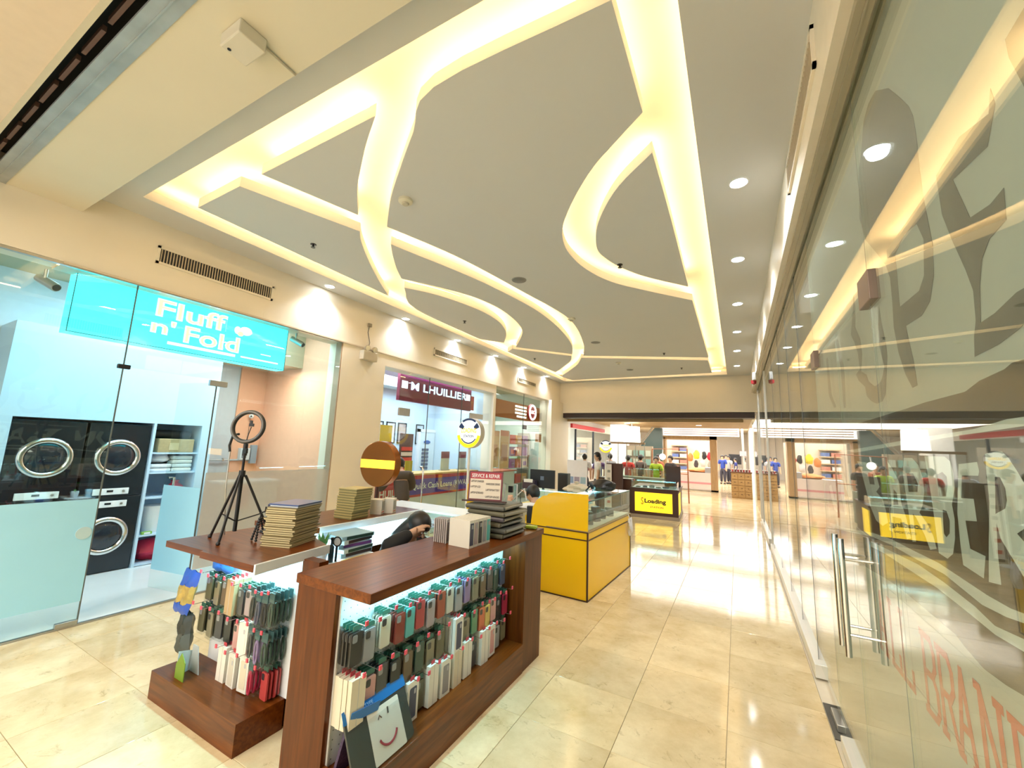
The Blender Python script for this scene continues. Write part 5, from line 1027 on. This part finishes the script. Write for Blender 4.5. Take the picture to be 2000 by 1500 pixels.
build('worktop', MB().box(-.50,.004,0,1.684,.70,.714), mat('oak_edge', (.45,.30,.12), .4), yk, **L); build('rear_worktop', MB().box(-1.66,-.50,1.38,1.684,.70,.714), YEL, yk, **L)
build('end_board', MB().prism([(-.70,.704),(-.68,.90),(-.63,.985),(-.55,1.04),(-.50,1.048),(-.48,1.068),(-.40,1.092),(-.02,1.10),(-.006,1.10),(-.006,.704)], (0,.002,0), X, Z, Y, .018), YEL, yk, **L)
build('end_board', MB().prism([(-1.64,.704),(-1.64,1.09),(-1.30,1.095),(-1.2,1.04),(-1.12,.93),(-1.10,.704)], (0,.002,0), X, Z, Y, .018), YEL, yk, **L)
build('glass_front', MB().box(-.012,-.006,.02,1.67,.714,1.02), GLASS, yk, **L); build('glass_end', MB().box(-.42,-.01,1.664,1.67,.714,1.02), GLASS, yk, **L); build('glass_top', MB().box(-.42,-.006,.02,1.67,1.02,1.026), GLASS, yk, **L)
build('glass_edge', MB().box(-.014,-.004,.02,1.67,1.016,1.03), paint(.06,.16,.16,.2), yk, **L)
build('showcase_bed', MB().box(-.48,-.02,.03,1.66,.714,.722), paint(.80,.74,.58), yk, **L)
build('led_tube', MB().tube([(-.40,.05,1.005),(-.40,1.62,1.005)], .008, 6), LEDC, yk, **L)
build('rear_glass', MB().box(-1.60,-.52,1.42,1.428,.714,.93).box(-1.60,-.52,1.66,1.668,.714,.93), GLASS, yk, **L); build('rear_glass_top', MB().box(-1.62,-.50,1.40,1.68,.93,.937), GLASS, yk, **L); build('rear_shelf', MB().box(-1.58,-.54,1.44,1.65,.80,.806), paint(.25,.55,.65), yk, **L)
build('rear_led', MB().tube([(-1.55,1.54,.92),(-.58,1.54,.92)], .006, 6), LEDC, yk, **L)
def yp(x, y, z): c, s = math.cos(-.042), math.sin(-.042); return (-1.44+c*x-s*y, 4.424+s*x+c*y, z)
gcol = [(.05,.09,.08),(.10,.13,.12),(.03,.05,.05),(.16,.20,.18),(.06,.06,.07),(.12,.10,.08),(.04,.08,.09)]
for k in range(9):
    t = thing('gadget', f'{ORD[k]} dark gadget from the near end inside the yellow kiosk showcase', 'gadget', yp(-.14-.11*(k % 2), .12+k*.13 , .722), .3*k); h = .09+.13*abs(math.sin(k*1.7))*(k < 5)+.02
    build('body', MB().box(-.05,.05,-.04,.04,0,h), paint(*gcol[k % 7], .3), t, bevel=.008, local=True); build('screen', MB().box(-.035,.035,-.042,-.0405,h*.3,h*.85), paint(.10,.18,.2,.1), t, local=True)
t = thing('black_laptop_bag', 'black laptop bag lying on top of the yellow kiosk glass', 'bag', yp(-.26,1.2,1.027)); build('bag', MB().lump((0,0,.075), .19, .13, .08, seed=3), BLK, t, True, local=True); build('bag_strap', MB().tube([(-.14,0,.08),(-.2,-.05,.0),(-.18,-.12,.005)], .012, 6), BLK, t, True, local=True)
t = thing('cloth_bundle', 'beige plastic bag bundle resting on the rear of the yellow kiosk', 'bundle', yp(-.75,1.52,.938)); build('bundle', MB().lump((0,0,.06), .20, .1, .065, seed=5, k=.25), paint(.66,.58,.45), t, True, local=True); build('knot', MB().lathe([(.02,.12),(.04,.16),(0,.17)], (0,0,0), Z, 8), paint(.66,.58,.45), t, local=True)
t = thing('pink_figurine', 'small hot pink bottle on the rear glass of the yellow kiosk', 'bottle', yp(-.52,1.56,.938)); build('body', MB().lathe([(.03,0),(.03,.06),(.012,.075)], (0,0,0), Z, 14), paint(.7,.08,.2,.3), t, True, local=True); build('cap', MB().lathe([(.014,.075),(.014,.10),(0,.1)], (0,0,0), Z, 12), paint(.8,.4,.5), t, local=True)
t = thing('lilac_box', 'low lilac box beside the pink bottle on the yellow kiosk', 'box', yp(-.35,1.55,1.027)); build('box', MB().box(-.10,.10,-.06,.06,0,.05), paint(.45,.38,.55), t, local=True); build('lid', MB().box(-.103,.103,-.063,.063,.045,.055), paint(.55,.48,.62), t, local=True)
t = thing('computer_monitor', 'black computer monitor seen from behind on the yellow kiosk rear counter', 'monitor', yp(-1.25,1.56,.938)); build('screen', MB().box(-.30,.12,-.02,.01,.02,.30), paint(.012,.014,.02,.3), t, local=True); build('stand', MB().tube([(-.09,.03,0),(-.09,.03,.12)], .02, 8), BLK, t, local=True); build('logo_patch', MB().box(-.12,-.06,-.022,-.0205,.14,.2), paint(.15,.2,.3), t, local=True)
t = thing('computer_tower', 'dark computer tower beside the monitor on the rear counter', 'computer', yp(-.98,1.57,.938)); build('case', MB().box(-.08,.08,-.06,.06,0,.27), paint(.015,.03,.04,.3), t, bevel=.004, local=True); build('front_panel', MB().box(-.07,.07,-.063,-.0605,.02,.25), BLK, t, local=True)
t = thing('printer', 'dark printer with white lid at the left rear of the yellow kiosk', 'printer', yp(-1.5,1.5,.938)); build('case', MB().box(-.13,.08,-.08,.08,0,.13), paint(.05,.03,.05,.3), t, bevel=.01, local=True); build('paper_tray', MB().box(-.10,.05,-.085,-.07,.10,.15), WHITE, t, local=True)
t = thing('white_plastic_bag', 'white plastic bag hanging on the far side of the yellow kiosk', 'bag', yp(.05,1.5,.45)); build('bag', MB().lump((0,0,.11), .03, .06, .13, seed=8), paint(.74,.74,.76), t, True, local=True); build('handle', MB().tube([(0,-.03,.2),(-.03,0,.27),(0,.03,.2)], .004, 5), WHITE, t, local=True)
# round lit sign near the pawnshop glass
def roundel(lab, c, r, ax, pole, col2):
    c = Vector(c); ax = Vector(ax).normalized(); s = Z.cross(ax).normalized(); t = thing('round_lightbox', lab, 'sign', (c.x, c.y, 0))
    build('drum', MB().lathe([(0,-.07),(r,-.07),(r,.04),(0,.04)], c, ax, 36), paint(.55,.55,.55), t, True)
    build('face', MB().lathe([(r*.97,.041),(0,.042)], c, ax, 36), mat('lit_sign_white', (1,1,1), .4, emit=.40, ecol=(.95,1,1), var=0), t)
    build('rear_face', MB().lathe([(r*.97,-.071),(0,-.072)], c, ax, 36), mat('lit_sign_white', (1,1,1)), t)
    YL = mat('lit_sign_yellow', (1,.7,0), .4, emit=.5, ecol=(1,.62,.02), var=0); DB = paint(.02,.05,.16)
    arc = lambda a0, a1, R0, R1, n=16: [(R1*math.cos(a0+(a1-a0)*k/n), R1*math.sin(a0+(a1-a0)*k/n)) for k in range(n+1)] + [(R0*math.cos(a1-(a1-a0)*k/n), R0*math.sin(a1-(a1-a0)*k/n)) for k in range(n+1)]
    build('smile_band', MB().prism(arc(PI*1.06, PI*1.94, r*.74, r*.97), c+ax*.0425, s, Z, ax, .001), YL, t); build('top_arc', MB().prism(arc(PI*.3, PI*.7, r*.84, r*.97), c+ax*.0425, s, Z, ax, .001), DB, t)
    for a in (.13, .74): build('dark_wedge', MB().prism(arc(PI*a, PI*(a+.13), r*.55, r*.93), c+ax*.0425, s, Z, ax, .001), DB, t)
    text('LOADING', YL, t, c+ax*.0425-s*r*.62+Z*r*.0, s, Z, r*1.24, r*.32, .001, bold=.03); text('STATION', DB, t, c+ax*.0425-s*r*.42-Z*r*.3, s, Z, r*.84, r*.17, .001, bold=.03)
    build('lower_arc', MB().prism(arc(PI*1.18, PI*1.82, r*.64, r*.72), c+ax*.0425, s, Z, ax, .001), DB, t)
    build('pole', MB().tube([(c.x,c.y,c.z-r),(c.x,c.y,.01)], pole, 10), WHITE, t, True); build('base', MB().lathe([(.14,0),(.13,.02),(0,.03)], (c.x,c.y,0), Z, 24), WHITE, t, True)
roundel('large round lit yellow and white sign on a white pole near the pawnshop', (-4.06,5.92,1.785), .26, (-.05,-1,0), .022, 0)
roundel('smaller far round lit sign beyond the yellow kiosk', (-2.76,9.75,1.66), .15, (.3,-.95,0), .02, 1)

# ================================================================ LOADING KIOSK
lk = thing('loading_kiosk', 'dark brown kiosk with lit yellow panel lettered Loading', 'counter', (-1.26, 10.56, 0), .06)
LY = mat('lit_yellow_panel', (1,.72,.0), .4, emit=.62, ecol=(1,.66,.03), var=0)
build('plinth', MB().box(-1.10,.02,-.02,1.62,0,.075), paint(.36,.30,.24), lk, **L); build('body', MB().box(-1.08,0,0,1.60,.075,.66), DKBR, lk, **L); build('worktop', MB().box(-1.10,.02,-.02,1.62,.66,.70), DKBR, lk, **L)
build('lit_panel', MB().box(-.985,-.13,-.008,-.0005,.15,.60), LY, lk, **L); build('side_lit_panel', MB().box(.0005,.008,.10,.75,.12,.60), LY, lk, **L)
text('Loading', BLK, lk, (-.76,-.0085,.325), X, Z, .49, .13, .003, local=True, bold=.04); text('STATION', paint(.35,.24,.04), lk, (-.63,-.0085,.245), X, Z, .30, .045, .003, local=True, bold=.03); text('S', paint(.75,.5,.02), lk, (-.84,-.0085,.31), X, Z, .06, .17, .003, local=True, bold=.02)
build('glass_case', MB().box(-1.06,-.02,0,.006,.70,.86).box(-.026,-.02,0,.6,.70,.86), GLASS, lk, **L); build('glass_top', MB().box(-1.06,-.02,0,.5,.86,.866), GLASS, lk, **L); build('upper_glass', MB().box(-1.3,-.30,.5,.506,.86,1.16), GLASS, lk, **L)
build('showcase_bed', MB().box(-1.05,-.03,.01,.55,.70,.706), paint(.5,.66,.72), lk, **L); build('led_tube', MB().tube([(-1.0,.48,.85),(-.08,.48,.85)], .007, 6), LEDC, lk, **L)
build('rear_board', MB().box(-.40,.0,1.2,1.24,.66,1.22), DKBR, lk, **L); build('left_wing', MB().box(-1.9,-1.08,.1,.55,0,.88), DKBR, lk, **L); build('tall_board', MB().box(-1.62,-1.22,-.30,-.26,0,1.26), DKBR, lk, **L); build('wing_glass', MB().box(-1.9,-1.1,.1,.106,.88,1.15), GLASS, lk, **L)
for k in range(6):
    t = thing('phone_unit', f'{ORD[k]} phone from the left in the loading kiosk glass case', 'phone', (-2.20+k*.16, 10.70+.01*k, .707), .2*k); build('phone', MB().box(-.05,.05,-.06,.06,0,.015+.02*(k % 3)), [BLK, paint(.05,.15,.25), paint(.3,.4,.45)][k % 3], t, local=True); build('phone_screen', MB().box(-.04,.04,-.05,.05,.016+.02*(k % 3),.018+.02*(k % 3)), paint(.1,.3,.4,.1), t, local=True)
t = thing('vertical_banner', 'narrow white vertical banner with red marks on the dark tall board', 'banner', (-2.75, 10.0, 0)); build('sheet', MB().box(-2.83,-2.70,10.06,10.07,.06,1.24), paint(.78,.74,.70), t)
for k in range(6): build('mark', MB().box(-2.80,-2.73,10.055,10.06,.14+k*.18,.14+k*.18+.06), paint(.55,.10,.08) if k < 3 else paint(.3,.3,.28), t)
t = thing('poster_stand', 'white standing poster with blue photo grid left of the loading kiosk', 'poster', (-3.2, 8.8, 0)); build('sheet', MB().box(-3.36,-2.90,8.80,8.81,.55,1.33), paint(.78,.78,.84), t); build('pole', MB().tube([(-3.12,8.83,.02),(-3.12,8.83,1.3)], .012, 8), STEEL, t); build('base', MB().box(-3.3,-2.95,8.7,8.95,0,.02), BLK, t)
for k in range(6): build('photo', MB().box(-3.33+.14*(k % 3),-3.21+.14*(k % 3),8.796,8.80,.66+.17*(k//3),.80+.17*(k//3)), [paint(.25,.35,.55),paint(.35,.3,.4),paint(.3,.45,.55)][k % 3], t)

# ================================================================ THE HALL BEYOND
wb = struct('wall_beyond', MB().box(-9, 5, 33, 33.2, 0, 4), mat('far_wall_paint', (.74,.70,.66), .6))
hc = struct('ceiling_beyond', MB().box(-9, 5, 12.4, 18.6, 2.62, 2.7).box(-9, 5, 18.6, 33, 3.0, 3.1).box(-9, 5, 18.55, 18.6, 2.62, 3.1), mat('beyond_ceiling', (.60,.52,.42), .6))
WS = mat_wood('ceiling_slat_wood', (.30,.19,.09), (.45,.31,.17), 'X', .5)
for k in range(24): struct('ceiling_slat', MB().box(-4.8, .4, 12.55+k*.25, 12.72+k*.25, 2.585, 2.62), WS, hc)
for k, (x, y) in enumerate(((-4.3,13.2),(-2.3,13.6),(-.3,13.3),(-3.6,15.6),(-1.2,16.4))):
    t = thing('hall_downlight', f'{ORD[k]} bright round downlight in the slatted ceiling beyond the header', 'downlight', (x, y, 2.58)); build('trim_ring', MB().ring((x,y,2.583), Z, .10, .008, 20, 6), WHITE, t); build('lens', MB().lathe([(.095,2.58),(0,2.575)], (x,y,0), Z, 20), LAMPW, t)
wbr = struct('wall_right_beyond', MB().box(.62, .8, 12.1, 33, 0, 3.1), mat('far_white_paint', (.80,.79,.77), .5))
struct('wall_right_glass', MB().box(XG, XG+.01, 12.2, 15.5, .05, 2.6), GR, wbr); struct('mullion', MB().box(XG-.02, XG+.03, 12.15, 12.22, 0, 2.62), ALU, wbr); struct('mullion', MB().box(XG-.02, XG+.03, 15.5, 15.57, 0, 2.62), ALU, wbr)
# left shop beyond: white counters behind glass
wlb = struct('wall_left_beyond', MB().box(-9, -8.9, 12.1, 33, 0, 3.1), mat('blue_white_paint', (.66,.74,.86), .5))
struct('shop_front_head', MB().box(-5.22, -5.10, 12.1, 19, 2.28, 2.62), mat('far_white_paint', (.80,.79,.77)), wlb)
for y in (12.9, 14.3, 16.4): struct('mullion', MB().box(-5.20, -5.14, y, y+.06, 0, 2.3), BLK, wlb)
struct('window_pane', MB().box(-5.18, -5.17, 12.96, 14.3, .9, 2.28), GLASS, wlb); struct('window_pane', MB().box(-5.18, -5.17, 14.36, 16.4, .9, 2.28), GLASS, wlb); struct('window_pane', MB().box(-5.18, -5.17, 16.46, 19, .9, 2.28), GLASS, wlb)
struct('red_sign_band', MB().box(-5.10, -5.02, 13.6, 17.6, 2.30, 2.44), paint(.55,.02,.03), wlb)
struct('far_pillar', MB().box(-4.35, -3.75, 16, 16.6, 0, 2.62), mat('far_white_paint', (.80,.79,.77)), wlb)
for k in range(4):
    t = thing('wall_shelf_unit', f'{ORD[k]} white shelf unit from the left inside the far left shop', 'shelf', (-7.5, 13.2+k*1.5, 0)); build('back', MB().box(-7.6,-7.55,12.9+k*1.5,14.2+k*1.5,0,2.2), WHITE, t)
    for q in range(4): build('shelf', MB().box(-7.55,-7.25,12.9+k*1.5,14.2+k*1.5,.5+q*.42,.53+q*.42), WHITE, t)
    for q in range(8): build('stock', MB().box(-7.50,-7.3,13.0+k*1.5+(q % 4)*.3,13.2+k*1.5+(q % 4)*.3,.95+.42*(q//4),1.2+.42*(q//4)), [paint(.05,.07,.2),paint(.2,.3,.45),paint(.5,.55,.6),paint(.12,.05,.2)][(q+k) % 4], t)
t = thing('white_counter', 'long white counter with dark red band at the far left shop front', 'counter', (-4.6, 14, 0)); build('body', MB().box(-4.85,-4.45,12.7,15.8,0,.86), paint(.76,.72,.66), t); build('red_band', MB().box(-4.86,-4.43,12.68,15.82,.86,.98), paint(.16,.02,.03), t); build('worktop', MB().box(-4.9,-4.40,12.65,15.85,.98,1.01), WHITE, t)
# drum lamp
t = thing('drum_lamp', 'large white drum pendant lamp in the hall beyond the header', 'lamp', (-3.38, 16, 1.85)); build('shade', MB().lathe([(.30,1.85),(.27,2.45),(.26,2.45),(.29,1.85)], (-3.38,15.4,0), Z, 32), mat('lit_shade', (1,.97,.88), .5, emit=1.6, ecol=(1,.96,.84), var=0), t, True); build('rod', MB().tube([(-3.38,15.4,2.45),(-3.38,15.4,2.58)], .012, 6), STEEL, t); build('diffuser', MB().lathe([(.28,1.87),(0,1.875)], (-3.38,15.4,0), Z, 24), mat('lit_shade', (1,.97,.88)), t)
t = thing('dark_stair', 'dark green slanted escalator side behind the drum lamp', 'escalator', (-3.6, 17.8, 1)); build('side', MB().prism([(-4.0,1.2),(-3.0,2.55),(-2.7,2.55),(-2.7,1.2)], (0,17.9,0), X, Z, Y, .3), paint(.05,.09,.09,.3), t); build('rail', MB().tube([(-4.0,17.85,1.35),(-3.05,17.85,2.6)], .03, 8), STEEL, t)
# green glass kiosk with people, copper rack
t = thing('glass_kiosk', 'glass fronted kiosk with tan back shelves beyond the loading kiosk', 'counter', (-2.9, 13.6, 0)); build('counter_body', MB().box(-3.6,-1.6,13.2,13.7,0,.78), paint(.20,.22,.18), t); build('counter_glass', MB().box(-3.6,-1.6,13.2,13.21,.78,1.08), GLASS, t); build('top_rail', MB().box(-3.6,-2.5,13.15,13.22,1.78,1.84), paint(.5,.36,.24), t); build('back_shelf', MB().box(-3.5,-2.6,15.0,15.2,.0,1.75), paint(.34,.28,.2), t)
for q in range(5): build('post', MB().tube([(-3.6+q*.27,13.18,1.08),(-3.6+q*.27,13.18,1.78)], .012, 6), STEEL, t)
for q in range(8): build('shelf_stock', MB().box(-3.45+.21*(q % 4),-3.29+.21*(q % 4),14.95,15.0,1.1+.3*(q//4),1.3+.3*(q//4)), [paint(.25,.45,.4),paint(.5,.55,.45),paint(.2,.3,.25)][q % 3], t)
t = thing('copper_rack', 'copper pipe hanging rail standing before the far clothes shop', 'rack', (-2, 14, 0)); build('rail', MB().tube([(-2.55,14.4,0),(-2.5,14.4,1.66),(-1.42,14.4,1.70),(-1.40,14.4,0)], .022, 8), mat('copper_pipe', (.45,.17,.09), .3, .6), t, True); build('cross_bar', MB().tube([(-2.52,14.4,.9),(-1.41,14.4,.9)], .015, 6), mat('copper_pipe', (.45,.17,.09)), t)
t = thing('globe_lamp', 'white round globe lamp on the copper rack', 'lamp', (-2.1, 14, 1.4)); build('globe', MB().ball((-2.16,14.3,1.42), .10), mat('lit_shade', (1,.97,.88)), t, True); build('stem', MB().tube([(-2.16,14.3,1.52),(-2.16,14.38,1.66)], .008, 6), STEEL, t)
# clothes shop with wooden portal
OAK = mat_wood('portal_oak', (.34,.21,.10), (.48,.32,.17), 'Z', .5)
t = thing('wooden_portal', 'wooden framed entrance portal of the far clothes shop', 'portal', (-1.9, 19.5, 0)); build('post', MB().box(-1.02,-.76,19.4,19.9,0,2.30), OAK, t); build('post', MB().box(-3.0,-2.8,19.4,19.9,0,2.22), OAK, t); build('lintel', MB().box(-3.0,-.76,19.4,19.9,2.16,2.30), OAK, t); build('threshold', MB().box(-3.0,-.76,19.4,19.9,0,.06), paint(.35,.30,.24), t)
t = thing('lit_header', 'bright white lit header box above the far shop portal', 'sign', (-1.6, 19.7, 2.35)); build('box', MB().box(-3.05,.1,19.7,20.1,2.33,2.66), mat('lit_header_box', (1,.95,.9), .4, emit=1.1, ecol=(1,.95,.9), var=0), t)
for q in range(3): build('batten', MB().box(-2.9,.05,19.66,19.70,2.38+q*.09,2.41+q*.09), paint(.65,.45,.28), t)
t = thing('display_counter_white', 'white and pink lit display counter inside the clothes shop portal', 'counter', (-1.9, 20.6, 0)); build('body', MB().box(-2.6,-1.03,20.4,21.2,0.01,.72), paint(.85,.78,.80), t); build('pink_strip', MB().box(-2.6,-1.03,20.39,20.40,.22,.30), paint(.75,.35,.42), t); build('top_cloth', MB().lump((-1.65,20.7,.80), .45, .3, .10, seed=4), paint(.72,.28,.10,.9), t, True); build('grey_top', MB().box(-1.3,-1.04,20.42,21.1,.72,.95), paint(.4,.42,.48), t)
for k, (x, z, c, nm, w_) in enumerate(((-1.72,1.62,(.72,.60,.04),'yellow',.32),(-1.12,1.58,(.65,.02,.04),'red',.24),(-1.38,1.62,(.03,.03,.03),'black',.20),(-2.0,1.5,(.55,.20,.06),'orange',.26),(-1.45,1.25,(.55,.52,.48),'pale grey',.26),(-1.75,1.2,(.06,.05,.05),'charcoal',.2),(-1.15,1.15,(.30,.28,.22),'olive',.22))):
    t = thing('hanging_garment', f'{nm} garment on display in the clothes shop portal', 'garment', (x, 21.6, z)); build('garment', MB().lump((x,21.6,z-.15), w_*.5, .08, .19, seed=k), paint(*c, .9), t, True); build('hanger', MB().tube([(x-.1,21.6,z),(x,21.6,z+.06),(x+.1,21.6,z)], .008, 5).tube([(x,21.6,z+.05),(x,22.58,z+.06)], .008, 5), STEEL, t)
t = thing('clothes_shelf', 'tan wall shelf with folded stock at the back of the clothes shop', 'shelf', (-2, 22.5, 0)); build('back', MB().box(-3.2,-.9,22.6,22.7,0,2.2), paint(.62,.52,.40), t)
for q in range(6): build('shelf', MB().box(-2.95,-2.2,22.3,22.6,.4+q*.3,.44+q*.3), paint(.62,.42,.25), t)
for q in range(10): build('folded_stock', MB().box(-2.9+.36*(q % 2),-2.6+.36*(q % 2),22.3,22.55,.44+(q//2)*.3,.60+(q//2)*.3), [paint(.10,.15,.35),paint(.7,.68,.66),paint(.5,.2,.15)][q % 3], t)
t = thing('crate_cabinet', 'wooden cabinet of many small square drawers at the right beyond the opening', 'cabinet', (.1, 17.5, 0)); CR = mat_wood('crate_wood', (.26,.15,.055), (.38,.24,.10), 'X', .5)
build('carcass', MB().box(-.24,.42,17.4,17.9,0,.92), CR, t); build('top_ledge', MB().box(-.26,.44,17.38,17.92,.92,.96), paint(.10,.04,.02), t)
for q in range(12):
    d_ = build('drawer', MB().box(-.22+.215*(q % 3),-.03+.215*(q % 3),17.385,17.40,.05+.215*(q//3),.24+.215*(q//3)), CR, t); build('drawer_pull', MB().box(-.15+.215*(q % 3),-.10+.215*(q % 3),17.375,17.385,.15+.215*(q//3),.165+.215*(q//3)), DKBR, d_)
for q in range(7): 
    t = thing('small_jar', f'{ORD[q]} small red jar from the left on the drawer cabinet', 'jar', (-.18+.09*q, 17.5, .96)); build('jar', MB().lathe([(.03,0),(.03,.08),(0,.085)], (0,0,0), Z, 10), [paint(.3,.03,.03),paint(.12,.04,.03)][q % 2], t, local=True); build('lid', MB().lathe([(.032,.08),(.032,.1),(0,.1)], (0,0,0), Z, 10), WHITE, t, local=True)
t = thing('television', 'black television screen on the far white wall', 'television', (-.5, 27, 1.3)); build('screen', MB().box(-.42,.15,27,27.06,1.05,1.55), BLK, t); build('bezel', MB().box(-.45,.18,27.03,27.08,1.02,1.58), paint(.03,.03,.035), t); build('stand', MB().tube([(-.13,27.05,1.02),(-.13,27.05,0)], .03, 8), BLKM, t)
t = thing('pipe_column', 'grey pipe column with a small square notice at the far right', 'column', (.35, 24, 0)); build('pipe', MB().tube([(.25,24,0),(.25,24,3.0)], .06, 10), STEEL, t, True); build('notice', MB().box(.10,.40,23.92,23.94,1.5,1.75), paint(.3,.3,.33), t)
P_ = [('person in a red top seated behind the glass kiosk', -3.20, 13.95, .2, (.55,.05,.04), 1.42), ('dark haired person behind the glass kiosk beside the red top', -2.88, 14.4, -.2, (.12,.10,.09), 1.45), ('person in lime green top behind the glass kiosk', -2.30, 13.95, 3.0, (.42,.60,.04), 1.42), ('person in dark clothes at right end of the glass kiosk', -1.95, 14.6, 2.6, (.04,.03,.03), 1.46), ('person in rust top beside the copper rack', -2.42, 15.2, 2.4, (.35,.10,.05), 1.48),
      ('person in white tee standing left of the tall dark board', -3.30, 10.9, 2.0, (.76,.74,.70), 1.5), ('dark haired customer at far left shop counter nearest the pier', -4.20, 12.5, .4, (.55,.55,.58), 1.42), ('customer in dark violet top at the far left shop', -3.92, 13.1, .4, (.12,.07,.2), 1.38), ('customer seen from behind at end of the white counter', -3.78, 13.9, .5, (.4,.42,.45), 1.45),
      ('person in blue shirt standing at the far right, nearest the portal', -.72, 25.0, 2.8, (.02,.05,.30), 1.5), ('person in grey top standing beside the blue shirts', -.42, 25.4, 2.4, (.38,.40,.42), 1.48), ('person in navy shirt seated right of the grey top', -.10, 25.2, 1.6, (.02,.03,.16), 1.38), ('person in pale top at the far right wall', .30, 25.6, 1.4, (.65,.55,.48), 1.42), ('second person in blue behind the nearest blue shirt', -.58, 26.4, 3.3, (.03,.06,.25), 1.52)]
for lab, x, y, rz, c, h in P_: person(lab, (x, y, 0), rz, h, shirt=c, pants=(.03,.03,.05), sub=1)
